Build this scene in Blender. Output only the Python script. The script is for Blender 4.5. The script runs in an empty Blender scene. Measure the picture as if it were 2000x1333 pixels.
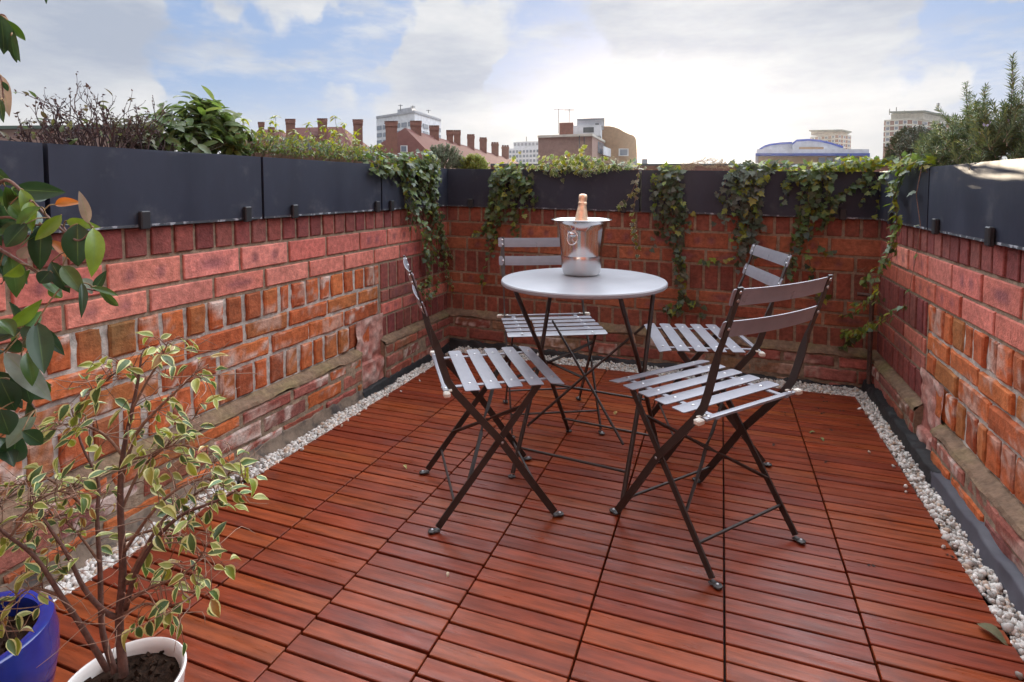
import bpy, math, random
import numpy as np
from mathutils import Vector, noise
random.seed(7); np.random.seed(7)
SC = bpy.context.scene
COL = SC.collection
R = math.radians

# ------------------------------------------------------------------ camera
CF, CX, CY = 1101.24, 1012.16, 427.54           # focal length and principal point on a 2000 x 1333 frame
CAM = np.array([-0.0255, -1.2709, 1.0039])
YAW, PITCH = -0.3457, 0.0569
FW = np.array([math.sin(YAW)*math.cos(PITCH), math.cos(YAW)*math.cos(PITCH), -math.sin(PITCH)])
RT = np.array([math.cos(YAW), -math.sin(YAW), 0.0])
UP = np.cross(RT, FW)
cam = bpy.data.cameras.new("camera"); co = bpy.data.objects.new("camera", cam); COL.objects.link(co)
co.location = CAM; co.rotation_euler = (R(90)-PITCH, 0, -YAW)
cam.sensor_width = 36; cam.lens = CF/2000*36
cam.shift_x = (1000-CX)/2000; cam.shift_y = (CY-666.5)/2000
cam.clip_start = 0.02; cam.clip_end = 6000
SC.camera = co
def ray(x, y): return RT*(x-CX)/CF - UP*(y-CY)/CF + FW
def at(x, y, d): return CAM + ray(x, y)*d          # a point at a known distance d
def on_x(x, y, X):
    k = ray(x, y); return CAM + k*(X-CAM[0])/k[0]
def on_y(x, y, Y):
    k = ray(x, y); return CAM + k*(Y-CAM[1])/k[1]
def on_z(x, y, Z=0):
    k = ray(x, y); return CAM + k*(Z-CAM[2])/k[2]

# ------------------------------------------------------------------ light
SUN_D = ray(1268, 286); SUN_D = SUN_D/np.linalg.norm(SUN_D)
SUN_EL = math.asin(SUN_D[2]); SUN_AZ = math.atan2(SUN_D[0], SUN_D[1])
sl = bpy.data.lights.new("sun", 'SUN'); so = bpy.data.objects.new("sun", sl); COL.objects.link(so)
sl.energy = 3.0; sl.angle = R(0.53); sl.color = (1.0, 0.83, 0.62)
so.rotation_euler = Vector(SUN_D).to_track_quat('Z', 'Y').to_euler()
so.location = (0, 0, 8)
SC.view_settings.view_transform = 'Standard'
SC.view_settings.look = 'None'
SC.view_settings.exposure = 0.92
SC.view_settings.gamma = 1.0

SKY_A, SKY_B = 8.2, .6
def make_world():
    w = bpy.data.worlds.new("World"); SC.world = w; w.use_nodes = True
    nt = w.node_tree; nt.nodes.clear(); N = nt.nodes.new; L = nt.links.new
    out = N('ShaderNodeOutputWorld'); bg = N('ShaderNodeBackground'); L(bg.outputs[0], out.inputs[0])
    sky = N('ShaderNodeTexSky'); sky.sky_type = 'NISHITA'; sky.sun_disc = False
    sky.sun_elevation = SUN_EL; sky.sun_rotation = SUN_AZ; sky.air_density = 1.0; sky.dust_density = 0.6
    tc = N('ShaderNodeTexCoord')
    def math_(op, a, b=None, c=None):
        m = N('ShaderNodeMath'); m.operation = op
        for i, v in enumerate((a, b, c)):
            if v is None: continue
            if isinstance(v, (int, float)): m.inputs[i].default_value = v
            else: L(v, m.inputs[i])
        return m.outputs[0]
    def vdot(v):
        d = N('ShaderNodeVectorMath'); d.operation = 'DOT_PRODUCT'; L(tc.outputs['Generated'], d.inputs[0]); d.inputs[1].default_value = v
        return d.outputs['Value']
    def nz(scale, det, rough, sz=(1, 1, 1), off=(0, 0, 0)):
        mp = N('ShaderNodeMapping'); L(tc.outputs['Generated'], mp.inputs[0]); mp.inputs['Scale'].default_value = sz; mp.inputs['Location'].default_value = off
        n = N('ShaderNodeTexNoise'); L(mp.outputs[0], n.inputs['Vector']); n.inputs['Scale'].default_value = scale; n.inputs['Detail'].default_value = det; n.inputs['Roughness'].default_value = rough
        return n.outputs['Fac']
    # swirl the direction a little so the gaps in the cloud get ragged, wind-drawn edges
    def warp(scale, amt, src):
        n = N('ShaderNodeTexNoise'); L(src, n.inputs['Vector']); n.inputs['Scale'].default_value = scale; n.inputs['Detail'].default_value = 5; n.inputs['Roughness'].default_value = .52
        a_ = N('ShaderNodeVectorMath'); a_.operation = 'SUBTRACT'; L(n.outputs['Color'], a_.inputs[0]); a_.inputs[1].default_value = (.5, .5, .5)
        b_ = N('ShaderNodeVectorMath'); b_.operation = 'SCALE'; L(a_.outputs[0], b_.inputs[0]); b_.inputs[3].default_value = amt
        c_ = N('ShaderNodeVectorMath'); c_.operation = 'ADD'; L(src, c_.inputs[0]); L(b_.outputs[0], c_.inputs[1]); return c_.outputs[0]
    WV = warp(9.0, .030, warp(3.6, .13, tc.outputs['Generated']))
    def wdot(v):
        d = N('ShaderNodeVectorMath'); d.operation = 'DOT_PRODUCT'; L(WV, d.inputs[0]); d.inputs[1].default_value = v; return d.outputs['Value']
    def blob(px, py, rad):
        d = ray(px, py); d = d/np.linalg.norm(d)
        # 1 at the centre of an opening in the cloud, falling to 0 at angle rad
        c = math.cos(rad)
        return math_('MULTIPLY', math_('MAXIMUM', math_('SUBTRACT', wdot(tuple(d)), c), 0.0), 1.0/(1-c))
    holes = None
    for b in ((450, 70, .12), (530, 130, .15), (620, 200, .16), (690, 120, .10), (470, 215, .10), (1110, 30, .15), (1220, 70, .16), (1130, 130, .10), (1320, 110, .12), (1060, 190, .08), (1930, 20, .10), (1500, 180, .14), (1640, 120, .12)):
        v = blob(*b); holes = v if holes is None else math_('MAXIMUM', holes, v)
    edge = math_('SUBTRACT', nz(4.6, 9, .56, (1, 1, 3.2), (3, 1, 2)), .5)
    h = math_('ADD', holes, math_('MULTIPLY', math_('ADD', edge, math_('MULTIPLY', math_('SUBTRACT', nz(16.0, 8, .62, (1, 1, 2.6), (7, 2, 1)), .5), .45)), 1.7))
    mr = N('ShaderNodeMapRange'); mr.interpolation_type = 'SMOOTHSTEP'; L(h, mr.inputs[0]); mr.inputs[1].default_value = .10; mr.inputs[2].default_value = 1.05
    # thin veils drifting across the gaps
    veil = N('ShaderNodeMapRange'); veil.interpolation_type = 'SMOOTHSTEP'; L(nz(7.0, 9, .62, (1, 1, 3.4), (2, 9, 4)), veil.inputs[0]); veil.inputs[1].default_value = .40; veil.inputs[2].default_value = .70; veil.inputs[3].default_value = 1.0; veil.inputs[4].default_value = .15
    clear = math_('MULTIPLY', mr.outputs[0], veil.outputs[0])
    # cloud body: white with grey bellies
    cr = N('ShaderNodeValToRGB'); L(nz(3.0, 7, .58, (1, 1, 3.6), (1, 5, 0)), cr.inputs[0])
    e = cr.color_ramp.elements; e[0].position = .34; e[0].color = (.235, .265, .325, 1); e[1].position = .66; e[1].color = (.435, .44, .45, 1)
    # clear sky: the Nishita sky, with thin pale veil
    sm = N('ShaderNodeMix'); sm.data_type = 'RGBA'; sm.blend_type = 'MIX'
    sk = N('ShaderNodeVectorMath'); sk.operation = 'SCALE'; L(sky.outputs[0], sk.inputs[0]); sk.inputs[3].default_value = 0.11
    sm.inputs[0].default_value = .80; L(sk.outputs[0], sm.inputs[6]); sm.inputs[7].default_value = (.165, .25, .44, 1)
    mx = N('ShaderNodeMix'); mx.data_type = 'RGBA'; L(clear, mx.inputs[0]); L(cr.outputs[0], mx.inputs[6]); L(sm.outputs[2], mx.inputs[7])
    # the air turns pale and creamy towards the horizon
    sz_ = N('ShaderNodeSeparateXYZ'); L(tc.outputs['Generated'], sz_.inputs[0]); hz = N('ShaderNodeMapRange'); hz.interpolation_type = 'SMOOTHSTEP'; L(sz_.outputs['Z'], hz.inputs[0])
    hz.inputs[1].default_value = .01; hz.inputs[2].default_value = .17; hz.inputs[3].default_value = .75; hz.inputs[4].default_value = 0.0
    hm = N('ShaderNodeMix'); hm.data_type = 'RGBA'; L(hz.outputs[0], hm.inputs[0]); L(mx.outputs[2], hm.inputs[6]); hm.inputs[7].default_value = (.455, .445, .43, 1)
    # bright thin air round the sun
    g = math_('POWER', math_('MAXIMUM', vdot(tuple(SUN_D)), 0.0), 60.0)
    g2 = math_('POWER', math_('MAXIMUM', vdot(tuple(SUN_D)), 0.0), 1200.0)
    gl = N('ShaderNodeMix'); gl.data_type = 'RGBA'; gl.blend_type = 'ADD'; gl.inputs[0].default_value = 1
    L(hm.outputs[2], gl.inputs[6])
    gc = N('ShaderNodeVectorMath'); gc.operation = 'SCALE'; gc.inputs[0].default_value = (.03, .027, .02); L(g, gc.inputs[3])
    gc2 = N('ShaderNodeVectorMath'); gc2.operation = 'SCALE'; gc2.inputs[0].default_value = (.9, .7, .42); L(g2, gc2.inputs[3])
    ga = N('ShaderNodeVectorMath'); ga.operation = 'ADD'; L(gc.outputs[0], ga.inputs[0]); L(gc2.outputs[0], ga.inputs[1])
    L(ga.outputs[0], gl.inputs[7])
    # unseen sky above the view boosted, most towards the sun, to light the terrace
    sep = N('ShaderNodeSeparateXYZ'); L(tc.outputs['Generated'], sep.inputs[0])
    ov = N('ShaderNodeMapRange'); ov.interpolation_type = 'SMOOTHSTEP'; L(sep.outputs['Z'], ov.inputs[0])
    ov.inputs[1].default_value = .34; ov.inputs[2].default_value = .54; ov.inputs[3].default_value = 0.0; ov.inputs[4].default_value = 1.0
    front = math_('MULTIPLY_ADD', math_('MAXIMUM', math_('ADD', sep.outputs['Y'], .22), 0.0), SKY_A, SKY_B)
    ovs = math_('MULTIPLY_ADD', ov.outputs[0], front, .95)
    fs = N('ShaderNodeVectorMath'); fs.operation = 'SCALE'; L(gl.outputs[2], fs.inputs[0]); L(ovs, fs.inputs[3])
    L(fs.outputs[0], bg.inputs['Color']); bg.inputs['Strength'].default_value = 1.0
make_world()

# ------------------------------------------------------------------ mesh helpers
def unit(v):
    v = np.asarray(v, float); n = np.linalg.norm(v); return v/n if n > 1e-12 else v
class MB:
    """collects vertices, faces, a colour and a local coordinate per vertex; build() links ONE mesh object"""
    def __init__(s): s.V = []; s.F = []; s.M = []; s.A = []; s.U = []; s.n = 0
    def add(s, v, f, col=(1, 1, 1), luv=None, mi=0):
        v = np.asarray(v, float).reshape(-1, 3); k = len(v)
        s.V.append(v)
        c = np.asarray(col, float); s.A.append(np.tile(c, (k, 1)) if c.ndim == 1 else c)
        s.U.append(np.zeros((k, 3)) if luv is None else np.asarray(luv, float))
        b = s.n
        s.F.extend([[i+b for i in q] for q in f]); s.M.extend([mi]*len(f)); s.n += k
    def build(s, name, mats, parent=None, smooth=False, xf=None, angle=None, org=None):
        me = bpy.data.meshes.new(name)
        V = np.concatenate(s.V) if s.V else np.zeros((0, 3))
        if xf is not None: V = xf(V)
        if org is not None: V = V - np.asarray(org, float)
        me.from_pydata(V.tolist(), [], s.F)
        a = me.attributes.new('col', 'FLOAT_COLOR', 'POINT'); A = np.concatenate(s.A); a.data.foreach_set('color', np.c_[A, np.ones(len(A))].ravel())
        b = me.attributes.new('luv', 'FLOAT_VECTOR', 'POINT'); b.data.foreach_set('vector', np.concatenate(s.U).ravel())
        for m in (mats if isinstance(mats, (list, tuple)) else [mats]): me.materials.append(m)
        me.polygons.foreach_set('material_index', s.M)
        if smooth: me.polygons.foreach_set('use_smooth', [True]*len(me.polygons))
        if smooth and angle: 
            try: me.set_sharp_from_angle(angle=R(angle))
            except Exception: pass
        me.update()
        o = bpy.data.objects.new(name, me); COL.objects.link(o)
        if parent is not None: o.parent = parent
        return o
    # ---- shapes
    def quadgrid(s, P, col=(1, 1, 1), luv=None, mi=0):
        P = np.asarray(P, float); a, b = P.shape[:2]
        f = [[i*b+j, i*b+j+1, (i+1)*b+j+1, (i+1)*b+j] for i in range(a-1) for j in range(b-1)]
        c = np.asarray(col, float)
        s.add(P.reshape(-1, 3), f, c.reshape(-1, 3) if c.ndim == 3 else c, None if luv is None else np.asarray(luv).reshape(-1, 3), mi)
    def box(s, c, size, ax=None, bev=0.0, col=(1, 1, 1), mi=0, luv=None):
        """box centred at c; ax rows are its axes; bev chamfers every edge"""
        ax = np.eye(3) if ax is None else np.asarray(ax, float)
        h = np.asarray(size, float)/2; c = np.asarray(c, float)
        if bev <= 0:
            v = np.array([[x, y, z] for x in (-1, 1) for y in (-1, 1) for z in (-1, 1)])*h
            f = [[0, 1, 3, 2], [4, 6, 7, 5], [0, 4, 5, 1], [2, 3, 7, 6], [0, 2, 6, 4], [1, 5, 7, 3]]
            s.add(c+v@ax, f, col, luv, mi); return
        b = min(bev, h.min()*.95); vs = []; idx = {}
        for sx in (-1, 1):
            for sy in (-1, 1):
                for sz in (-1, 1):
                    for k in range(3):
                        p = np.array([sx, sy, sz])*(h-b); p[k] = (sx, sy, sz)[k]*h[k]
                        idx[(sx, sy, sz, k)] = len(vs); vs.append(p)
        f = []
        for k in range(3):
            o1, o2 = [(1, 2), (2, 0), (0, 1)][k]
            for sg in (-1, 1):
                q = []
                for a, d in ((-1, -1), (1, -1), (1, 1), (-1, 1)):
                    t = [0, 0, 0]; t[k] = sg; t[o1] = a; t[o2] = d; q.append(idx[(*t, k)])
                f.append(q if sg > 0 else q[::-1])
                # edges
            for a in (-1, 1):
                for d in (-1, 1):
                    t0 = [0, 0, 0]; t1 = [0, 0, 0]; t0[k] = -1; t1[k] = 1
                    for t in (t0, t1): t[o1] = a; t[o2] = d
                    q = [idx[(*t0, o1)], idx[(*t1, o1)], idx[(*t1, o2)], idx[(*t0, o2)]]
                    f.append(q if a*d > 0 else q[::-1])
        for sx in (-1, 1):
            for sy in (-1, 1):
                for sz in (-1, 1):
                    q = [idx[(sx, sy, sz, k)] for k in range(3)]
                    f.append(q if sx*sy*sz > 0 else q[::-1])
        s.add(c+np.array(vs)@ax, f, col, None, mi)
    def tube(s, path, rad, seg=8, col=(1, 1, 1), mi=0, caps=True):
        path = [np.asarray(p, float) for p in path]; n = len(path)
        rad = [rad]*n if isinstance(rad, (int, float)) else list(rad)
        t0 = unit(path[1]-path[0]); ref = np.array([0, 0, 1.]) if abs(t0[2]) < .9 else np.array([1., 0, 0])
        a = unit(np.cross(t0, ref)); vs = []; lv = []
        ang = np.linspace(0, 2*math.pi, seg, endpoint=False)
        for i in range(n):
            t = unit(path[min(i+1, n-1)]-path[max(i-1, 0)])
            a = unit(a-t*(a@t)); b = np.cross(t, a)
            for k in ang: vs.append(path[i]+rad[i]*(math.cos(k)*a+math.sin(k)*b)); lv.append((k/6.283, i, 0))
        f = [[i*seg+j, i*seg+(j+1) % seg, (i+1)*seg+(j+1) % seg, (i+1)*seg+j] for i in range(n-1) for j in range(seg)]
        if caps: f.append(list(range(seg))[::-1]); f.append([(n-1)*seg+j for j in range(seg)])
        s.add(vs, f, col, lv, mi)
    def lathe(s, prof, seg=40, c=(0, 0, 0), col=(1, 1, 1), mi=0, axis=None):
        prof = [(max(r, 1e-5), z) for r, z in prof]; vs = []
        for r, z in prof:
            for k in range(seg):
                a = 2*math.pi*k/seg; vs.append((r*math.cos(a), r*math.sin(a), z))
        n = len(prof)
        f = [[i*seg+j, i*seg+(j+1) % seg, (i+1)*seg+(j+1) % seg, (i+1)*seg+j] for i in range(n-1) for j in range(seg)]
        vs = np.array(vs)
        if axis is not None:
            z = unit(axis); x = unit(np.cross((0, 1, 0), z)); y = np.cross(z, x); vs = vs@np.array([x, y, z])
        s.add(vs+np.asarray(c, float), f, col, None, mi)
    def sweep(s, path, sides, sizes, mi=0, col=(1, 1, 1)):
        """flat bar: at every path point a rectangle, sides = its first axis, sizes = (w, t)"""
        vs = []; n = len(path); path = [np.asarray(p, float) for p in path]
        for i in range(n):
            t = unit(path[min(i+1, n-1)]-path[max(i-1, 0)]); a = np.asarray(sides[i], float); a = unit(a-t*(a@t)); b = np.cross(t, a)
            w, h = sizes[i]
            for sa, sb in ((-1, -1), (1, -1), (1, 1), (-1, 1)): vs.append(path[i]+a*sa*w/2+b*sb*h/2)
        f = [[i*4+j, i*4+(j+1) % 4, (i+1)*4+(j+1) % 4, (i+1)*4+j] for i in range(n-1) for j in range(4)]
        f += [[3, 2, 1, 0], [(n-1)*4+j for j in range(4)]]
        s.add(vs, f, col, None, mi)
    def bar(s, p0, p1, side, w, t, mi=0): s.sweep([p0, p1], [side]*2, [(w, t)]*2, mi)
    def prism(s, front, ext, mi=0, col=(1, 1, 1)):
        """polygon (3D points, counter-clockwise seen from the front) extruded along ext"""
        P = np.asarray(front, float); n = len(P); Q = P+np.asarray(ext, float)
        f = [list(range(n)), list(range(2*n-1, n-1, -1))]+[[i, i+n, (i+1) % n+n, (i+1) % n] for i in range(n)]
        s.add(np.concatenate([P, Q]), f, col, None, mi)
    # ---- leaves
    def leaf(s, p, d, nrm, L, W, fold=.25, curl=.3, col=(.1, .2, .05), prof=None, nl=6, wave=0.0):
        d = unit(d); nrm = np.asarray(nrm, float); nrm = unit(nrm-d*(nrm@d)); sd = np.cross(d, nrm)
        t = np.linspace(0, 1, nl)
        w = prof(t) if prof else np.sin(np.pi*np.clip(t, 0, 1)**.8)**.9
        w = w/max(w.max(), 1e-6)*W/2; w[0] = max(w[0], W*.03); w[-1] = W*.01
        u = np.array([-1, -.5, 0, .5, 1.])
        th = curl*t; x = L*(np.sin(th)/curl) if abs(curl) > 1e-3 else L*t
        z = -L*(1-np.cos(th))/curl if abs(curl) > 1e-3 else 0*t
        P = np.zeros((nl, 5, 3))
        for j in range(5):
            zz = z+fold*np.abs(u[j])*w+wave*np.sin(t*9+u[j]*3+p[0]*90)*np.abs(u[j])*W
            P[:, j] = p+np.outer(x, d)+np.outer(u[j]*w, sd)+np.outer(zz, nrm)
        uv = np.zeros((nl, 5, 3)); uv[:, :, 0] = u[None, :]; uv[:, :, 1] = t[:, None]; uv[:, :, 2] = random.random()
        s.quadgrid(P, col, uv)
    def ivyleaf(s, p, d, nrm, L, col, cup=.12):
        d = unit(d); nrm = np.asarray(nrm, float); nrm = unit(nrm-d*(nrm@d)); sd = np.cross(d, nrm)
        k = random.uniform(.8, 1.2)
        o = [(0, .0), (.30*k, -.10), (.52*k, .10), (.34, .30), (.46*k, .52), (.20, .58), (0, 1.0)]
        o = o+[(-a, b) for a, b in o[-2:0:-1]]
        vs = [p+d*L*.32+nrm*(-cup*.4*L)]; uv = [(0, .32, random.random())]
        for a, b in o:
            r2 = a*a+(b-.3)**2
            vs.append(p+sd*a*L+d*b*L-nrm*cup*L*(r2*1.6-.4*abs(a))); uv.append((a*2 if abs(a) > .05 else 1.0, b, uv[0][2]))
        n = len(o); s.add(vs, [[0, 1+i, 1+(i+1) % n] for i in range(n)], col, uv)
    def needle(s, p, d, nrm, L, W, col):
        d = unit(d); nrm = unit(np.cross(d, nrm)); 
        up = np.cross(nrm, d)
        v = [p, p+d*L*.4+nrm*W/2, p+d*L, p+d*L*.4-nrm*W/2, p+d*L*.45+up*W*.35]
        s.add(v, [[0, 1, 4], [1, 2, 4], [2, 3, 4], [3, 0, 4]], col, [(0, 0, 0), (1, .4, 0), (0, 1, 0), (1, .4, 0), (0, .4, 0)])

def thing(name, label, cat, loc=(0, 0, 0), group=None, yaw=0.0):
    o = bpy.data.objects.new(name, None); COL.objects.link(o); o.empty_display_size = .1
    o.location = loc; o.rotation_euler = (0, 0, yaw); o['label'] = label; o['category'] = cat
    if group: o['group'] = group
    return o
def tag(o, label=None, cat=None, group=None, kind=None):
    for k, v in (('label', label), ('category', cat), ('group', group), ('kind', kind)):
        if v: o[k] = v
    return o
def rnd(a, b): return random.uniform(a, b)
def jit(c, k=.15):
    f = 1+rnd(-k, k); return tuple(max(0, x*f*(1+rnd(-k, k)*.4)) for x in c)
def sphv():
    v = np.random.normal(size=3); return v/np.linalg.norm(v)
def spline(pts, n):
    """Catmull-Rom through pts"""
    P = [np.asarray(p, float) for p in pts]; P = [2*P[0]-P[1]]+P+[2*P[-1]-P[-2]]; m = len(P)-3; out = []
    for k in range(n):
        t = k/(n-1)*m; i = min(int(t), m-1); t -= i; a, b, c, d = P[i:i+4]
        out.append(.5*((2*b)+(c-a)*t+(2*a-5*b+4*c-d)*t*t+(3*b-a-3*c+d)*t**3))
    return out

# ------------------------------------------------------------------ materials
def M_(name, base=(.5, .5, .5), rough=.6, metal=0.0, attr=False, var=.25, vscale=20.0, stretch=(1, 1, 1), bump=.0, bscale=80.0, bstretch=None, spec=.5, coat=0.0, coatr=.1, trans=0.0, edge=None, edgepos=.55, rib=None, rvar=0.0, second=None, secpos=(.5, .7), secscale=6.0, obj=True, aniso=0):
    m = bpy.data.materials.new(name); m.use_nodes = True; nt = m.node_tree; nt.nodes.clear(); N = nt.nodes.new; L = nt.links.new
    out = N('ShaderNodeOutputMaterial'); p = N('ShaderNodeBsdfPrincipled')
    tc = N('ShaderNodeTexCoord')
    def nz(scale, st=(1, 1, 1), det=5, rg=.6):
        mp = N('ShaderNodeMapping'); L(tc.outputs['Object'], mp.inputs[0]); mp.inputs['Scale'].default_value = st
        n = N('ShaderNodeTexNoise'); L(mp.outputs[0], n.inputs['Vector']); n.inputs['Scale'].default_value = scale; n.inputs['Detail'].default_value = det; n.inputs['Roughness'].default_value = rg
        return n.outputs['Fac']
    def mixc(f, a, b, bt='MIX'):
        x = N('ShaderNodeMix'); x.data_type = 'RGBA'; x.blend_type = bt
        for s_, v in ((0, f), (6, a), (7, b)):
            if isinstance(v, (int, float)): x.inputs[s_].default_value = v
            elif isinstance(v, tuple): x.inputs[s_].default_value = (*v[:3], 1)
            else: L(v, x.inputs[s_])
        return x.outputs[2]
    def rng(v, a, b, c=0., d=1.):
        r_ = N('ShaderNodeMapRange'); r_.interpolation_type = 'SMOOTHSTEP'; L(v, r_.inputs[0])
        for i, q in enumerate((a, b, c, d)): r_.inputs[i+1].default_value = q
        return r_.outputs[0]
    if attr:
        at_ = N('ShaderNodeAttribute'); at_.attribute_name = 'col'; c = at_.outputs['Color']
    else:
        rgb = N('ShaderNodeRGB'); rgb.outputs[0].default_value = (*base, 1); c = rgb.outputs[0]
    if edge or rib:
        lu = N('ShaderNodeAttribute'); lu.attribute_name = 'luv'; sx = N('ShaderNodeSeparateXYZ'); L(lu.outputs['Vector'], sx.inputs[0])
        ab = N('ShaderNodeMath'); ab.operation = 'ABSOLUTE'; L(sx.outputs['X'], ab.inputs[0])
        if edge:
            n_ = nz(45, det=3); ad = N('ShaderNodeMath'); ad.operation = 'MULTIPLY_ADD'; L(n_, ad.inputs[0]); ad.inputs[1].default_value = .9; L(ab.outputs[0], ad.inputs[2])
            c = mixc(rng(ad.outputs[0], edgepos+.40, edgepos+.52), c, edge)
        if rib: c = mixc(rng(ab.outputs[0], 0.01, .07, .45, 0.), c, rib)
    if second:
        c = mixc(rng(nz(secscale, det=6), *secpos), c, second)
    if var:
        c = mixc(1.0, c, rng(nz(vscale, stretch), .25, .75, 1-var, 1+var), 'MULTIPLY')
    L(c, p.inputs['Base Color'])
    p.inputs['Roughness'].default_value = rough; p.inputs['Metallic'].default_value = metal
    p.inputs['Specular IOR Level'].default_value = spec
    if rvar: L(rng(nz(vscale*.6, stretch), .3, .7, max(0, rough-rvar), min(1, rough+rvar)), p.inputs['Roughness'])
    if coat: p.inputs['Coat Weight'].default_value = coat; p.inputs['Coat Roughness'].default_value = coatr
    if bump:
        b = N('ShaderNodeBump'); b.inputs['Strength'].default_value = bump; b.inputs['Distance'].default_value = .004
        L(nz(bscale, bstretch or stretch, 6), b.inputs['Height']); L(b.outputs[0], p.inputs['Normal'])
    if trans:
        tr = N('ShaderNodeBsdfTranslucent'); hs = N('ShaderNodeHueSaturation'); hs.inputs['Value'].default_value = 1.5; hs.inputs['Saturation'].default_value = 1.15; hs.inputs['Hue'].default_value = .485
        L(c, hs.inputs['Color']); L(hs.outputs[0], tr.inputs[0]); mxs = N('ShaderNodeMixShader'); mxs.inputs[0].default_value = trans; L(p.outputs[0], mxs.inputs[1]); L(tr.outputs[0], mxs.inputs[2]); L(mxs.outputs[0], out.inputs[0])
    else: L(p.outputs[0], out.inputs[0])
    return m
MT = dict(
 brick=M_('brick', attr=True, rough=.86, var=.28, vscale=48, bump=.8, bscale=130, spec=.3, second=None),
 wood=M_('hardwood', attr=True, rough=.38, var=.34, vscale=8, stretch=(1, 8, 8), bump=.14, bscale=16, bstretch=(1, 14, 14), spec=.30, rvar=.12, second=(.11, .036, .028), secpos=(.60, .76), secscale=7),
 slate=M_('slate_grey_paint', base=(.026, .031, .049), rough=.52, var=.18, vscale=7, stretch=(1, 1, .35), bump=.04, bscale=26, rvar=.10, spec=.32, second=(.070, .074, .086), secpos=(.54, .80), secscale=11),
 chalk=M_('chalky_lip', base=(.045, .05, .06), rough=.7, var=.1, second=(.36, .37, .40), secpos=(.50, .62), secscale=26),
 blackm=M_('black_metal', base=(.018, .019, .022), rough=.45, var=.1),
 frame=M_('storm_grey_metal', base=(.030, .024, .021), rough=.46, var=.15, vscale=30, bump=.02, bscale=200),
 slat=M_('storm_grey_sky_sheen', base=(.20, .20, .225), rough=.34, var=.10, vscale=14, rvar=.08),  # same paint as the frame, lightened for the sky it reflects
 tabtop=M_('table_paint', base=(.25, .255, .275), rough=.34, var=.04, vscale=9, rvar=.03),
 rivet=M_('rivet', base=(.50, .50, .51), rough=.30, metal=1, var=0),
 plastic=M_('white_plastic', base=(.56, .53, .46), rough=.55, var=.2, vscale=60),
 steel=M_('polished_steel', base=(.70, .68, .67), rough=.11, metal=1, var=.05, vscale=6),
 frost=M_('satin_steel', base=(.66, .64, .63), rough=.24, metal=1, var=.06, vscale=8),
 foil=M_('gold_foil', base=(.90, .62, .42), rough=.30, metal=.75, var=.22, vscale=50, bump=.6, bscale=130),
 glass=M_('green_glass', base=(.02, .04, .02), rough=.08, var=0),
 whitepot=M_('white_glaze', base=(.72, .70, .66), rough=.25, var=.08, vscale=12),
 bluepot=M_('blue_glaze', base=(.008, .026, .22), rough=.2, var=.25, vscale=14, coat=.5),
 soil=M_('potting_soil', base=(.020, .011, .007), rough=1.0, spec=.1, var=.6, vscale=90, bump=1, bscale=140, second=(.075, .045, .028), secpos=(.60, .72), secscale=120),
 stone=M_('white_pebble', attr=True, rough=.7, var=.14, vscale=120, bump=.15, bscale=300),
 bitumen=M_('bitumen', base=(.012, .012, .013), rough=.6, var=.5, vscale=30, bump=.6, bscale=60, second=(.05, .05, .05), secpos=(.6, .75), secscale=20),
 lead=M_('lead_sheet', base=(.060, .058, .072), rough=.62, var=.2, vscale=18, bump=.15, bscale=30),
 twig=M_('bark', attr=True, rough=.85, var=.3, vscale=90, bump=.5, bscale=160),
 leaf=M_('leaf', attr=True, rough=.42, var=.22, vscale=60, trans=.30, rib=(.20, .30, .10), spec=.45),
 ivy=M_('ivy_leaf', attr=True, rough=.40, var=.25, vscale=50, trans=.36, spec=.5),
 ivyv=M_('pale_edged_ivy_leaf', attr=True, rough=.40, var=.22, vscale=50, trans=.34, edge=(.50, .52, .30), edgepos=.70, spec=.5),
 gloss=M_('glossy_leaf', attr=True, rough=.33, var=.2, vscale=40, trans=.22, rib=(.12, .20, .06), spec=.42),
 varieg=M_('variegated_leaf', attr=True, rough=.40, var=.14, vscale=70, trans=.25, edge=(.58, .58, .25), edgepos=.66, spec=.45),
 needle=M_('needle', attr=True, rough=.55, var=.2, vscale=50, trans=.15),
 dry=M_('dead_leaf', attr=True, rough=.8, var=.3, vscale=60, trans=.15),
)
def bm(name, base, **k):
    k.setdefault('var', .15); k.setdefault('vscale', 1.2); return M_(name, base=base, rough=k.pop('rough', .8), **k)
BM = dict(
 redroof=bm('clay_tile', (.125, .048, .040), spec=.1, vscale=3, bump=.5, bscale=6), redbrick=bm('far_brick', (.24, .105, .075), vscale=4), palebrick=bm('far_pale_brick', (.31, .20, .165), vscale=3),
 tan=bm('far_tan_brick', (.34, .21, .12), vscale=3), white=bm('far_white', (.62, .63, .66)), grey=bm('far_grey', (.30, .31, .34)), dgrey=bm('far_dark_grey', (.09, .095, .10)),
 glass=bm('far_window', (.16, .19, .24), rough=.2), blue=bm('blue_fascia', (.035, .075, .34), rough=.5), pot=bm('clay_pot', (.16, .07, .05)), green=bm('green_roof_edge', (.11, .14, .115)),
 cream=bm('cream', (.60, .57, .50)), wframe=bm('window_frame', (.75, .75, .74)))
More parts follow.
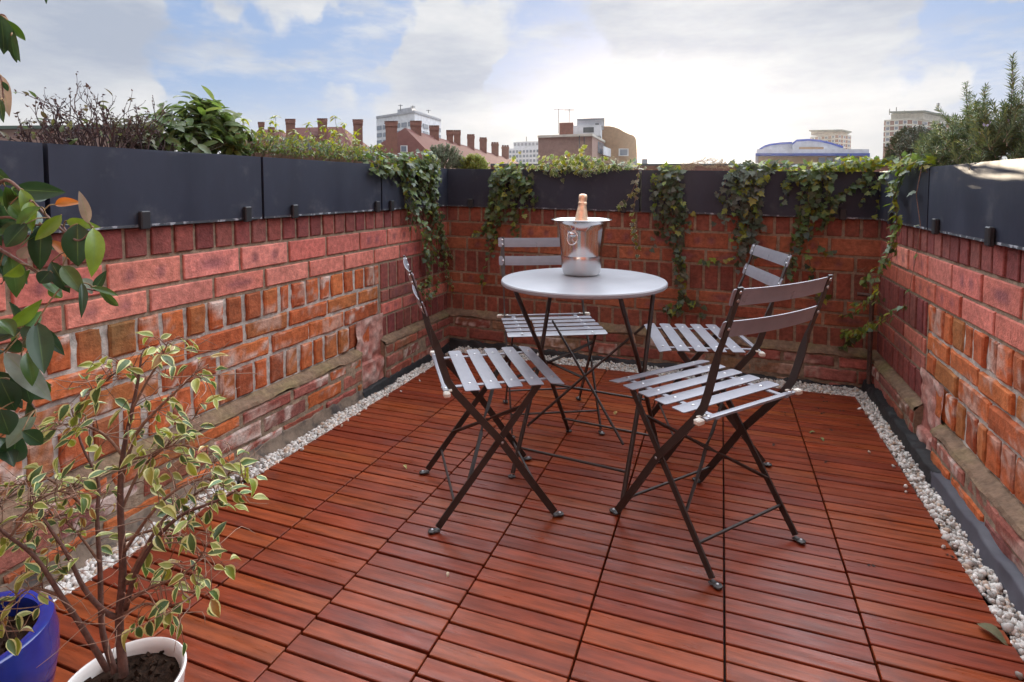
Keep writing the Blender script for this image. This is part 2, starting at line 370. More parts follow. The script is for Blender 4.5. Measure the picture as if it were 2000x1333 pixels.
# ------------------------------------------------------------------ walls (local: s along, z up, n out of the face)
def xf_left(V): return np.c_[-1.702+.011*V[:, 0]+V[:, 2], V[:, 0], V[:, 1]]
def xf_right(V): return np.c_[.722-V[:, 2], V[:, 0], V[:, 1]-.040]
def xf_back(V): return np.c_[V[:, 0], 1.972-V[:, 2], V[:, 1]-.0170*(V[:, 0]+1.68)]
def nz3(a, b, c, k): return noise.noise(Vector((a*k, b*k, c*k)))
PINK = [(.55, .18, .135), (.51, .16, .118), (.60, .22, .165), (.45, .13, .10), (.47, .13, .085)]
DARKR = [(.215, .06, .052), (.25, .07, .058), (.19, .05, .046), (.235, .075, .062)]
OLD = [(.44, .115, .038), (.39, .10, .036), (.49, .14, .045), (.31, .085, .036), (.36, .125, .042)]
OLDM = [(.30, .085, .055), (.25, .075, .055), (.34, .12, .09), (.22, .08, .065)]
BACKB_SHADED = [(.30, .098, .050), (.27, .085, .044), (.33, .112, .056), (.23, .072, .038)]  # browner bricks of the back wall, darkened further for its shade
PURP = np.array((.13, .055, .075))
def brick(mb, s0, s1, z0, z1, kind, n0=0.0, pal=None):
    old = kind in ('old', 'oldrow', 'oldplinth')
    g = .0074 if not old else .0076
    s0 += g+(rnd(-.003, .004) if old else rnd(-.001, .001)); s1 -= g+(rnd(-.003, .004) if old else rnd(-.001, .001)); z0 += g*.9; z1 -= g*.9
    if s1-s0 < .012: return
    nx = max(3, int((s1-s0)/.014)+1); nzz = max(3, int((z1-z0)/.014)+1)
    ss = np.linspace(s0, s1, nx); zs = np.linspace(z0, z1, nzz)
    r = .0028 if not old else .0058
    ss = np.r_[s0-.001, ss[0], ss[0]+r, ss[1:-1], ss[-1]-r, ss[-1], s1+.001]; zs = np.r_[z0-.001, zs[0], zs[0]+r, zs[1:-1], zs[-1]-r, zs[-1], z1+.001]
    a, b = len(ss), len(zs); P = np.zeros((a, b, 3)); C = np.zeros((a, b, 3)); U = np.zeros((a, b, 3))
    base = np.array(jit(random.choice(pal), .10)); seed = rnd(0, 90); tilt = rnd(-.002, .002)*(2.2 if old else .7); dn = rnd(-.002, .002)*(2 if old else 1)
    rn = (-.0025 if not old else -.0045)
    mark = kind == 'pink' and random.random() < .55; mk = random.choice((0, 1, 1, 2)); white = old and random.random() < .20; ir = .005 if old else .0012
    dk = random.random()
    for i in range(a):
        for j in range(b):
            s, z = ss[i], zs[j]; ei = min(i, a-1-i); ej = min(j, b-1-j); e = min(ei, ej)
            k = nz3(s, z, seed, 28); k2 = nz3(s, z, seed+7, 9)
            n = n0+dn+tilt*(s-s0)/(s1-s0)+(0.0028*k if old else .0006*k)+(.003*k2 if old else 0)
            if e == 1: n += rn
            if e == 0: n = n0-.016
            dx = ir*nz3(s, z, seed+3, 22) if e <= 1 else 0; dz = ir*nz3(s, z, seed+13, 22) if e <= 1 else 0
            P[i, j] = (s+dx, z+dz, n)
            c = base*(1+.22*k2+.12*k)
            u = (s-s0)/(s1-s0); v = (z-z0)/(z1-z0)
            if mark:
                if mk == 2: f = max(0, 1-abs(u-.5)/.34)*max(0, 1-abs(v-.5)/.34)*2.2
                else: f = max(max(0, 1-math.hypot((u-q)/.11, (v-.5)/.36)) for q in ((.27, .70) if mk else (.3, .62)))*1.5
                f = min(1, max(0, f+.35*k)) if f > 0 else 0
                c = c*(1-.62*f)+PURP*.62*f
            if kind == 'row' and dk < .5: c = c*(1-.35*max(0, k2+.1))
            if kind in ('oldrow', 'old', 'oldplinth'):
                f = max(0, nz3(s, z, 40.5, 7)+.5*nz3(s, z, 41, 45)+.25*k-.36)*2.6; f = min(f, .6); c = c*(1-f)+np.array((.45, .33, .27))*f      # lime bloom
                g2 = max(0, nz3(s, z, 80.5, 5)-.28)*1.5; g2 = min(g2, .6); c = c*(1-g2)+np.array((.13, .11, .045))*g2            # algae
                if white: f = min(.8, max(0, k*1.6+k2*1.2+.8*nz3(s, z, 42, 60)-.25)*1.9); c = c*(1-f)+np.array((.55, .46, .40))*f
            C[i, j] = np.maximum(c, .01); U[i, j] = (u, v, 0)
    mb.quadgrid(P, C, U)
def course(mb, s0, s1, z0, z1, kind, pitch, off, pal, n0=0.0, var=0.0):
    k = math.floor((s0-off)/pitch); a = s0
    while a < s1-1e-6:
        k += 1; b = min(s1, off+k*pitch+rnd(-var, var))
        if s1-b < pitch*.18: b = s1
        if b-a > .02: brick(mb, a, b, z0, z1, kind, n0, pal)
        a = max(b, a)
TAN = np.array((.33, .25, .175)); LIME = np.array((.43, .40, .355))
def mortar(mb, s0, s1, z0, z1, n, col, amp, st=.013):
    a = max(2, int((s1-s0)/st)); b = max(2, int((z1-z0)/st)); P = np.zeros((a, b, 3)); C = np.zeros((a, b, 3))
    for i, s in enumerate(np.linspace(s0, s1, a)):
        for j, z in enumerate(np.linspace(z0, z1, b)):
            k = nz3(s, z, 5, 35); k2 = nz3(s, z, 9, 8)
            P[i, j] = (s, z, n+amp*k+amp*.7*k2); C[i, j] = col*(1+.16*k+.2*k2)
    mb.quadgrid(P, C)
def ledge(mb, s0, s1, zt, zb, out, moss, seed=0, face=.02):
    """rough weathered mortar fillet: slope from the wall out to the plinth, with a ragged lower lip"""
    a = max(3, int((s1-s0)/.012)); prof = [(zt+.006, -.008), (zt, .004), (zt-(zt-zb)*.35, out*.45), (zb+.006, out*.95), (zb-.006, out+.004), (zb-face, out+.001), (zb-face-.004, out-.014)]
    P = np.zeros((a, len(prof), 3)); C = np.zeros((a, len(prof), 3))
    for i, s in enumerate(np.linspace(s0, s1, a)):
        lip = .010*nz3(s, 0, seed+4, 7)+.006*nz3(s, 1, seed+4, 22)
        for j, (z, n) in enumerate(prof):
            k = nz3(s, j*.03, seed, 30); k2 = nz3(s, j*.02, seed+2, 6)
            P[i, j] = (s, z+.003*k+(lip if j >= 3 else 0), n+.003*k+(.004*k2 if 0 < j < 6 else 0))
            c = np.array((.205, .135, .088))*(1+.32*k+.4*k2); m = np.clip(moss-.12+k2*1.2+.3*k, 0, .7); c = c*(1-m)+np.array((.17, .15, .055))*m
            C[i, j] = c
    mb.quadgrid(P, C)
def skirt(mb, s0, s1, z0, ztop, out, col, seed, amp=.012, st=.014, foot=.02):
    """lead or bitumen upstand: stands off the wall with a ragged top edge"""
    a = max(3, int((s1-s0)/st)); P = np.zeros((a, 6, 3))
    for i, s in enumerate(np.linspace(s0, s1, a)):
        t = ztop+amp*nz3(s, 0, seed, 9)+amp*.6*nz3(s, 3, seed, 30)
        for j, (f, n) in enumerate(((1, out-.05), (1, out-.004), (.92, out), (.5, out+.006), (.15, out+foot*.5), (-.35, out+foot))):
            P[i, j] = (s, z0+(t-z0)*f, n+.005*nz3(s, j*.3, seed+5, 14))
    mb.quadgrid(P, col)
TOP = .885
def wall_core(mb, s0, s1, z0=-.35, z1=TOP, t=.22):
    v = [(s, z, n) for s in (s0, s1) for z in (z0, z1) for n in (-t, -.02)]
    mb.add(v, [[0, 1, 3, 2], [4, 6, 7, 5], [0, 4, 5, 1], [2, 3, 7, 6], [0, 2, 6, 4], [1, 5, 7, 3]], TAN)
def side_wall(name, label, s_near, s_far, s_old, offs, flip):
    mb = MB(); wall_core(mb, s_near, s_far)
    mortar(mb, s_near, s_far, .600, .884, -.0080, TAN*.85, .0014)
    mortar(mb, s_old, s_far, .20, .606, -.0070, TAN*.85, .0015)
    mortar(mb, s_near, s_old, .20, .606, -.0090, LIME, .0030)
    course(mb, s_near, s_far, .783, .884, 'row', .08, offs[2], DARKR)
    course(mb, s_near, s_far, .687, .783, 'pink', .24, offs[0], PINK, 0, .004)
    course(mb, s_near, s_far, .605, .687, 'pink', .24, offs[1], PINK, 0, .004)
    # newer brickwork by the corner
    course(mb, s_old+.01, s_far, .462, .605, 'row', .08, .03, DARKR)
    course(mb, s_old+.01, s_far, .393, .462, 'pink', .24, .11, OLDM+PINK[1:2]); course(mb, s_old+.01, s_far, .322, .393, 'pink', .24, 0, OLDM+PINK[1:2])
    course(mb, s_old+.01, s_far, .210, .322, 'row', .08, .01, DARKR)
    # old brickwork
    course(mb, s_near, s_old, .493, .605, 'oldrow', .083, .02, OLD, 0, .010)
    course(mb, s_near, s_old, .418, .493, 'old', .235, .10, OLD, 0, .014); course(mb, s_near, s_old, .335, .418, 'old', .235, .0, OLD, 0, .014)
    course(mb, s_near, s_old, .213, .335, 'oldrow', .083, .05, OLD, 0, .010)
    # plinth
    pe = s_old-.20
    for (a, b, pal, st, kd) in ((s_near, pe, OLD[:3]+OLDM, 0, 'oldplinth'), (s_old-.0, s_far, OLDM, 1, 'oldplinth')):
        o = .036 if st == 0 else .034
        ledge(mb, a, b, .208, .186, o-.004, .18 if st == 0 else .12, 3*st+(9 if flip else 0), .007)
        mortar(mb, a, b, -.06, .176, o-.006, TAN*.8, .004)
        for z0, z1, ff in ((.120, .176, .06), (.048, .120, .15), (-.03, .048, .02)):
            course(mb, a, b, z0, z1, kd, .238, ff+.05*st, pal, o, .012)
        for e in (a, b):   # returns of the plinth
            v = [(e, -.06, -.01), (e, -.06, o-.006), (e, .176, o-.006), (e, .2, .01), (e, .2, -.01)]; mb.add(v, [[0, 1, 2, 3, 4]], TAN*.7)
    # broken, rendered patch between the two plinths
    a, b = pe-.01, s_old+.02; na = 26; nb = 40; P = np.zeros((na, nb, 3)); C = np.zeros((na, nb, 3))
    for i, s in enumerate(np.linspace(a, b, na)):
        for j, z in enumerate(np.linspace(-.04, .345+.03*nz3(a, 0, 3, 3), nb)):
            k = nz3(s, z, 21, 26); k2 = nz3(s, z, 22, 10)
            P[i, j] = (s, z, .004+.008*k+.012*k2+(.012 if z < .12 else 0)); base = np.array((.42, .20, .16)) if z > .2 else np.array((.36, .14, .11))
            f = np.clip(.9*k2+.6*k+.12, 0, .7); C[i, j] = base*(1-f)+np.array((.58, .46, .40))*f
    mb.quadgrid(P, C)
    w = mb.build(name, MT['brick'], xf=xf_right if flip else xf_left)
    tag(w, label, 'wall'); return w
wl = side_wall('brick_wall', 'long left brick wall of pink and old orange bricks behind the potted ficus', -.95, 1.985, 1.22, (-.143, -.023, -.01), False)
wr = side_wall('brick_wall', 'right brick wall with lime stained old bricks beside the wide white gravel strip', -.95, 1.985, 1.26, (.561-.24*6, .708-.24*6, .02), True)
mb = MB(); a, b = -1.70, .735
wall_core(mb, a-.2, b+.2); mortar(mb, a, b, .20, .884, -.0055, TAN*.8, .0015)
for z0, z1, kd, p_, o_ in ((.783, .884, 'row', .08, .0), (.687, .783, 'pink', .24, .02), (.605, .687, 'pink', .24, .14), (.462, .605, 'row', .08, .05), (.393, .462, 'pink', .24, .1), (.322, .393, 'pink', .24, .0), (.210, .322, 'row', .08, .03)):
    course(mb, a, b, z0, z1, kd, p_, o_, BACKB_SHADED if kd == 'pink' else [(.235, .075, .048), (.265, .083, .05), (.21, .066, .046)])
ledge(mb, a, b, .222, .192, .040, .0, 50, .007); mortar(mb, a, b, -.06, .182, .034, TAN*.7, .004)
for z0, z1, o_ in ((.120, .182, .06), (.045, .120, .16), (-.03, .045, .02)): course(mb, a, b, z0, z1, 'oldplinth', .238, o_, OLDM+[(.28, .16, .09)], .040, .012)
wb = mb.build('brick_wall', MT['brick'], xf=xf_back); tag(wb, 'back brick wall behind the bistro table with trailing ivy hanging over it', 'wall')
# black bitumen upstand and lead flashing at the wall foot
def flash(name, parts, mats, xf, label, cat='flashing'):
    mb = MB()
    for i, p in enumerate(parts): skirt(mb, *p)
    return tag(mb.build(name, mats, xf=xf, smooth=True), label, cat)
flash('bitumen_upstand', [(1.01, 1.93, -.05, .004, .040, (1, 1, 1), 3, .012, .012, .05)], MT['bitumen'], xf_left, 'black bitumen upstand under the left wall between plinth and gravel near the corner')
flash('bitumen_upstand', [(-1.64, .67, -.035, .036, .056, (1, 1, 1), 6, .012, .014, .03)], MT['bitumen'], xf_back, 'black bitumen upstand along the foot of the back wall')
flash('bitumen_upstand', [(.93, 1.91, -.0, .085, .064, (1, 1, 1), 9, .018)], MT['bitumen'], xf_right, 'black bitumen upstand at the far end of the right wall beside the gravel')
flash('cement_fillet', [(-.9, 1.0, -.045, .022, .040, (.2, .15, .1), 22, .014, .014, .062)], M_('cement_fillet', base=(.17, .125, .09), rough=.9, var=.4, vscale=25, bump=.6, bscale=60, second=(.06, .05, .045), secpos=(.5, .65), secscale=12), xf_left, 'rough cement fillet at the near foot of the left wall behind the fig tree', 'fillet')
flash('lead_flashing', [(-.9, .95, -.01, .090, .064, (1, 1, 1), 12, .012, .02, .045)], MT['lead'], xf_right, 'grey lead flashing sheet along the near foot of the right wall')

# ------------------------------------------------------------------ ground and deck
mb = MB(); mb.quadgrid(np.array([[(-3000, -3000, -15), (-3000, 3000, -15)], [(3000, -3000, -15), (3000, 3000, -15)]], float))
tag(mb.build('ground', bm('city_ground', (.12, .115, .11), vscale=.05)), kind='structure')
mb = MB(); mb.box((-.49, .4, -.19), (2.5, 3.4, .3)); tag(mb.build('roof_slab', MT['bitumen']), kind='structure')
mb = MB(); COLX = [-1.532, -1.2, -.9, -.6, -.3, 0, .3, .598]; OFFY = [.0165, .0165, .0059, -.0013, -.0014, 0, .0064]
WOODC = [(.188, .036, .012), (.200, .040, .013), (.176, .033, .012), (.214, .047, .014), (.162, .029, .012), (.190, .037, .013)]
for c in range(7):
    for k in range(-20, 36):
        y0, y1 = .05*k+OFFY[c], .05*(k+1)+OFFY[c]
        if k == 35: y1 = min(y1, 1.768)
        gp = .0026+(.0012 if k % 6 == 0 else 0)+rnd(-.0004, .0006); x0, x1 = COLX[c]+.0022, COLX[c+1]-.0022
        c_ = np.array(jit(random.choice(WOODC), .09)); t = c_*np.array((1, 1, 1))
        ax = np.eye(3); ry = rnd(-.004, .004); ax[0] = (math.cos(ry), math.sin(ry)*.3, 0); ax[1] = (-math.sin(ry)*.3, math.cos(ry), 0)
        ex = .004*random.random() if c in (0,) else 0
        mb.box(((x0+x1)/2, (y0+y1)/2, -.010+rnd(-.0009, .0006)), (x1-x0-ex, y1-y0-2*gp, .020), ax, .0014, t)
tag(mb.build('wooden_deck', MT['wood']), kind='structure')
# gravel strips
def ico():
    import bmesh
    b = bmesh.new(); bmesh.ops.create_icosphere(b, subdivisions=1, radius=1); v = np.array([x.co[:] for x in b.verts]); f = np.array([[q.index for q in p.verts] for p in b.faces]); b.free(); return v, f
IV, IF = ico()
def stones(regions, name, label):
    Vs, Fs, Cs = [], [], []; n = 0
    for (f, cnt, lay) in regions:
        for i in range(cnt):
            x, y, z = f(); r = rnd(.0038, .0100)*(1.15 if random.random() < .2 else 1)
            sc = np.array([rnd(.8, 1.45), rnd(.8, 1.2), rnd(.6, .9)])*r
            Q, _ = np.linalg.qr(np.random.normal(size=(3, 3)))
            v = (IV*(1+.16*np.random.normal(size=(len(IV), 1)).clip(-1.4, 1.4)))*sc@Q+np.array((x, y, z+rnd(0, lay)))
            Vs.append(v); Fs.append(IF+n); n += len(IV)
            g = rnd(.40, .72); c = (g, g*.965, g*.89) if random.random() < .86 else (g*.85, g*.66, g*.5)
            if random.random() < .11: c = (g*.48, g*.45, g*.40)
            Cs.append(np.tile((*c, 1), (len(IV), 1)))
    V = np.concatenate(Vs); F = np.concatenate(Fs); Cc = np.concatenate(Cs)
    me = bpy.data.meshes.new(name); me.vertices.add(len(V)); me.vertices.foreach_set('co', V.ravel()); me.loops.add(F.size); me.loops.foreach_set('vertex_index', F.ravel().astype(np.int32))
    me.polygons.add(len(F)); me.polygons.foreach_set('loop_start', np.arange(0, F.size, 3, dtype=np.int32)); me.polygons.foreach_set('use_smooth', [True]*len(F))
    a = me.attributes.new('col', 'FLOAT_COLOR', 'POINT'); a.data.foreach_set('color', Cc.ravel()); me.update(calc_edges=True); me.materials.append(MT['stone'])
    o = bpy.data.objects.new(name, me); COL.objects.link(o); return tag(o, label, 'gravel', kind='stuff')
def left_strip():
    while True:
        y = rnd(-.9, 1.93); x = rnd(-1.65, -1.530)
        lim = -1.606+.014*nz3(y, 0, 8, 3) if y < 1.0 else -1.60+.03*nz3(y, 0, 2, 5)+.04*max(0, (y-1.5)/.4)
        if x < lim: continue
        # thin patches where the dark membrane shows
        if noise.noise(Vector((y*3.2, 0, 4))) < -.28 and random.random() < .85: continue
        return x, y, -.022+.012*max(0, (-1.56-x)/.09)
def spilt():
    s = random.random()
    if s < .5: x, y = .598-abs(np.random.normal())*.03, rnd(-.7, 1.7)
    elif s < .8: x, y = -1.53+abs(np.random.normal())*.03, rnd(-.4, 1.5)
    else: x, y = rnd(-1.4, .5), 1.765-abs(np.random.normal())*.02
    return x, y, .004
def back_strip():
    x = rnd(-1.56, .64); return x, rnd(1.765, 1.902), -.020+.010*random.random()
def right_strip():
    y = rnd(-.9, 1.85); return rnd(.600, .662+.012*nz3(y, 0, 1, 4)), y, -.020+.016*random.random()
stones([(left_strip, 5200, .012), (back_strip, 5200, .012), (right_strip, 4200, .014), (spilt, 46, 0)], 'white_gravel', 'white pebble gravel strip round the edge of the deck along the wall foot')

# ------------------------------------------------------------------ planters on the wall tops
def planter(xf, s0, s1, label, clips, soil=True, top=1.117, bot=.880):
    ctr = xf(np.array([[(s0+s1)/2, bot, -.1]]))[0]
    t = thing('metal_planter', label, 'planter', tuple(ctr), 'dark metal planters along the wall tops')
    g = .004; s0 += g; s1 -= g; mb = MB(); F, B, th = .018, -.235, .004; zs = [bot+.001, bot+.009, bot+.014, 1.0, top-.006, top]
    def sheet(sa, sb, na, nb, n2=2):
        out = []; inn = []
        for q in range(n2):
            f = q/(n2-1); s = sa+(sb-sa)*f; n = na+(nb-na)*f
            out.append([(s, z, n) for z in zs])
        P = np.array(out); uv = np.zeros_like(P); mb.quadgrid(P, (1, 1, 1), uv)
    L_ = max(2, int((s1-s0)/.06)); ss = np.linspace(s0, s1, L_)
    P = np.array([[(s, z, F+(.0012*nz3(s, z, 3, 4) if 0 < i < len(zs)-1 else 0)) for i, z in enumerate(zs)] for s in ss])
    mb.quadgrid(P)
    for i in range(L_-1):   # the chalky lower lip uses the second material
        base = len(mb.M)-(L_-1)*(len(zs)-1)+i*(len(zs)-1); mb.M[base] = 1
    sheet(s1, s1, F, B); sheet(s1, s0, B, B); sheet(s0, s0, B, F)
    rim = [(F, top), (F-th*3, top), (F-th*3, top-.02)]
    for (a, b, n1, n2) in ((s0, s1, F, F-.014), (s0, s1, B, B+.014)):
        mb.add([(a, top, n1), (b, top, n1), (b, top, n2), (a, top, n2), (a, top-.05, n2), (b, top-.05, n2)], [[0, 1, 2, 3], [3, 2, 5, 4]])
    for (q, q2) in ((s0, s0+.014), (s1-.014, s1)): mb.add([(q, top-.0005, F-.014), (q2, top-.0005, F-.014), (q2, top-.0005, B+.014), (q, top-.0005, B+.014)], [[0, 1, 2, 3]])
    mb.add([(s0, bot+.0015, F), (s1, bot+.0015, F), (s1, bot+.0015, B), (s0, bot+.0015, B)], [[0, 3, 2, 1]])
    mb.build('trough', [MT['slate'], MT['chalk']], t, xf=xf, org=ctr)
    for k in clips:
        mb = MB(); c3 = MB()
        mb.box((k, bot+.022, F+.0095), (.030, .056, .016), None, .003); mb.build('clip', MT['blackm'], t, xf=xf, org=ctr)
    mb = MB(); n = max(3, int((s1-s0)/.03)); P = np.zeros((n, 8, 3))
    for i, s in enumerate(np.linspace(s0+.01, s1-.01, n)):
        for j, q in enumerate(np.linspace(F-.012, B+.012, 8)): P[i, j] = (s, top-.022+.012*nz3(s, q, 1, 20), q)
    mb.quadgrid(P); mb.build('soil', MT['soil'], t, xf=xf, org=ctr, smooth=True)
    return t
planter(xf_left, -1.02, -.300, 'slate grey planter at the near end of the left wall, partly behind climber leaves', [-.62, -.40])
planter(xf_left, -.296, .430, 'slate grey planter on the left wall holding the bare shrub and the sage bush', [-.045, .347])
planter(xf_left, .434, 1.221, 'slate grey planter on the left wall under the yellow green stems', [.589, 1.170])
planter(xf_left, 1.225, 1.954, 'slate grey planter in the left corner with ivy spilling over its face', [1.30, 1.74])
planter(xf_back, -1.690, -.458, 'long dark planter on the back wall behind the champagne bucket', [-1.5, -.55])
planter(xf_back, -.454, .716, 'long dark planter on the right half of the back wall under several hanging ivies', [-.35, .55])
planter(xf_right, 1.240, 1.954, 'short slate planter in the right corner behind the dangling ivy', [1.70])
planter(xf_right, .500, 1.236, 'slate planter on the right wall streaked by low sunlight under the rosemary', [1.121, .687])
planter(xf_right, -.24, .496, 'slate planter on the near end of the right wall', [.3, -.1])
# ------------------------------------------------------------------ folding bistro chairs
def rrect(w, h, r, n=4):
    out = []
    for cx, cy, a0 in ((w/2-r, h/2-r, 0), (-w/2+r, h/2-r, 90), (-w/2+r, -h/2+r, 180), (w/2-r, -h/2+r, 270)):
        for k in range(n+1): a = R(a0+90*k/n); out.append((cx+r*math.cos(a), cy+r*math.sin(a)))
    return out
def plate(mb, c, ex, ey, ez, w, h, th, r, bow=0.0, nx=10, mi=0):
    """thin sheet-metal slat with rounded corners, bowed along its length"""
    c, ex, ey, ez = (np.asarray(v, float) for v in (c, ex, ey, ez)); xs = np.r_[-w/2, -w/2+r*.3, -w/2+r, np.linspace(-w/2+r, w/2-r, nx)[1:-1], w/2-r, w/2-r*.3, w/2]
    top, bot = [], []
    for x in xs:
        e = w/2-abs(x); hh = h/2-(0 if e >= r else r-math.sqrt(max(0, r*r-(r-e)**2)))
        z = bow*(1-(2*x/w)**2)
        row = [c+ex*x+ey*y+ez*(z+.0010*(1-(2*y/h)**2)) for y in (-hh, -hh*.4, hh*.4, hh)]; top.append(row); bot.append([p-ez*th for p in row])
    T = np.array(top); B = np.array(bot)[:, ::-1]
    mb.quadgrid(T, mi=mi); mb.quadgrid(B, mi=mi); n = len(xs)
    side = [T[i, 0] for i in range(n)]+[T[n-1, j] for j in range(1, 4)]+[T[i, 3] for i in range(n-2, -1, -1)]+[T[0, j] for j in (2, 1)]
    k = len(side); mb.add(np.array(side+[p-ez*th for p in side]), [[i, i+k, (i+1) % k+k, (i+1) % k] for i in range(k)], mi=mi)
def dome(mb, c, n, r, mi=1):
    n = unit(n); mb.lathe([(r, -.0005), (r*.9, r*.25), (r*.55, r*.48), (0, r*.55)], 8, c, mi=mi, axis=n)
HX = .182
UPY = [(.176, .014), (.095, .130), (.014, .249), (-.075, .354), (-.124, .412), (-.146, .447), (-.160, .490), (-.176, .550), (-.183, .575), (-.190, .600), (-.200, .625), (-.226, .70), (-.248, .768)]
def up_at(z):
    for (a, b), (c, d) in zip(UPY, UPY[1:]):
        if b <= z <= d: return a+(c-a)*(z-b)/(d-b)
    return UPY[-1][0]
def leg_at(z): return -.176+(z-.014)*(.304/.398)
def make_chair(label):
    t = thing('folding_chair', label, 'chair', (0, 0, 0), 'folding bistro chairs round the table')
    for s in (-1, 1):
        mb = MB(); path = [(s*HX, y, z) for y, z in UPY]; sz = []
        for y, z in UPY:
            f = min(1, max(0, (z-.550)/.060)); sz.append((.021*(1-f)+.005*f, .0055*(1-f)+.018*f))
        mb.sweep(path, [(0, .8, .6)]*len(path), sz); u = mb.build('upright', [MT['frame'], MT['rivet']], t)
        mb = MB(); mb.box((s*HX, .187, .0055), (.020, .034, .005), None, .002); mb.lathe([(.012, .003), (.012, .008), (.006, .010), (0, .010)], 12, (s*HX, .193, 0)); dome(mb, (s*HX, .193, .010), (0, 0, 1), .004); mb.build('foot', [MT['frame'], MT['rivet']], u)
        mb = MB(); xx = s*(HX-.0085); mb.bar((xx, -.176, .014), (xx, .128, .412), (0, .6, -.8), .019, .0055); dome(mb, (s*(HX+.003), .014, .249), (s, 0, 0), .0045)
        l = mb.build('leg', [MT['frame'], MT['rivet']], t)
        mb = MB(); mb.box((xx, -.187, .0055), (.020, .034, .005), None, .002); mb.lathe([(.012, .003), (.012, .008), (.006, .010), (0, .010)], 12, (xx, -.193, 0)); dome(mb, (xx, -.193, .010), (0, 0, 1), .004); mb.build('foot', [MT['frame'], MT['rivet']], l)
    i = HX-.012
    mb = MB(); mb.tube([(-i, leg_at(.078), .078), (i, leg_at(.078), .078)], .0042); mb.build('stretcher', MT['frame'], t, smooth=True, angle=40)
    mb = MB(); mb.tube([(-HX, up_at(.075), .075), (HX, up_at(.075), .075)], .0042); mb.build('stretcher', MT['frame'], t, smooth=True, angle=40)
    for s in (-1, 1):
        mb = MB(); p0 = np.array((-s*i, leg_at(.345)-.004, .345)); p1 = np.array((s*i, leg_at(.140)-.004, .140)); m = (p0+p1)/2+np.array((0, -.004*s, 0))
        mb.sweep([p0, p0*.62+p1*.38, m, p0*.38+p1*.62, p1], [(0, .7, -.7), (0, .8, -.5), (0, .3, .9), (0, .8, -.5), (0, .7, -.7)], [(.012, .004)]*5); mb.build('brace', MT['frame'], t)
    for s in (-1, 1):
        mb = MB(); mb.bar((s*.142, -.160, .4145), (s*.142, .196, .4145), (1, 0, 0), .016, .004); mb.build('seat_rail', MT['slat'], t)
    mb = MB()
    for k in range(5):
        y = .1800-.0640*k; ey = (0, 1, 0) if k else (0, math.cos(.16), -math.sin(.16)); ez = (0, 0, 1) if k else (0, math.sin(.16), math.cos(.16))
        plate(mb, (0, y, .4200-(.0 if k else .002)), (1, 0, 0), ey, ez, .402, .0435, .0025, .006)
        for s in (-1, 1): dome(mb, (s*.142, y, .4208-(.0 if k else .001)), ez, .0052)
    mb.build('seat', [MT['slat'], MT['rivet']], t)
    mb = MB(); plate(mb, (0, -.150, .4205), (1, 0, 0), (0, 1, 0), (0, 0, 1), .37, .016, .006, .003)
    for s in (-1, 1): dome(mb, (s*.168, -.150, .4215), (0, 0, 1), .005)
    h = mb.build('hinge_bar', [MT['slat'], MT['rivet']], t)
    for s in (-1, 1):
        mb = MB(); mb.box((s*.203, -.151, .416), (.024, .019, .014), None, .003); mb.box((s*.182, -.139, .422), (.030, .009, .004), None, .0012); mb.build('end_cap', MT['plastic'], h)
    for z0, z1, two in ((.722, .766, 1), (.640, .684, 0)):
        mb = MB(); zc = (z0+z1)/2; yc = up_at(zc)+.0045; ey = unit((0, up_at(z1)-up_at(z0), z1-z0)); ez = np.cross((1, 0, 0), ey)
        if ez[1] < 0: ez = -ez
        plate(mb, (0, yc, zc), (1, 0, 0), ey, ez, .402, z1-z0, .0028, .005, bow=-.012, nx=16)
        for s in (-1, 1):
            for q in ((-.010, .012) if two else (0,)):
                b = -.012*(1-(2*HX/.402)**2)
                dome(mb, np.array((s*HX, yc, zc))+ey*q+ez*(b+.0012), ez, .0048); dome(mb, np.array((s*HX, yc-.009, zc))+ey*q, -ez, .0048)
        mb.build('backrest_slat', [MT['slat'], MT['rivet']], t)
    return t
def place(t, c, f): t.location = (c[0], c[1], .001); t.rotation_euler = (0, 0, math.atan2(-f[0], f[1]))
def copy_tree(o, parent=None):
    c = o.copy(); COL.objects.link(c)
    if parent is not None: c.parent = parent
    for ch in list(o.children): copy_tree(ch, c)
    return c
ch0 = make_chair('grey folding chair nearest the left wall, its seat and legs seen from the side')
chairs = [((-.733, .384), (.83, .558), None),
 ((-.055, .431), (-.773, .635), 'grey folding chair in the right foreground, its brown looking back turned towards the viewer'),
 ((-.712, 1.034), (.448, -.894), 'grey folding chair behind the table under the champagne bucket, facing the viewer'),
 ((-.080, 1.008), (-.965, -.26), 'grey folding chair at the back right, mostly hidden behind the foreground chair')]
for i, (c, f, lb) in enumerate(chairs):
    t = ch0 if i == 0 else copy_tree(ch0)
    if lb: t['label'] = lb
    place(t, c, f)

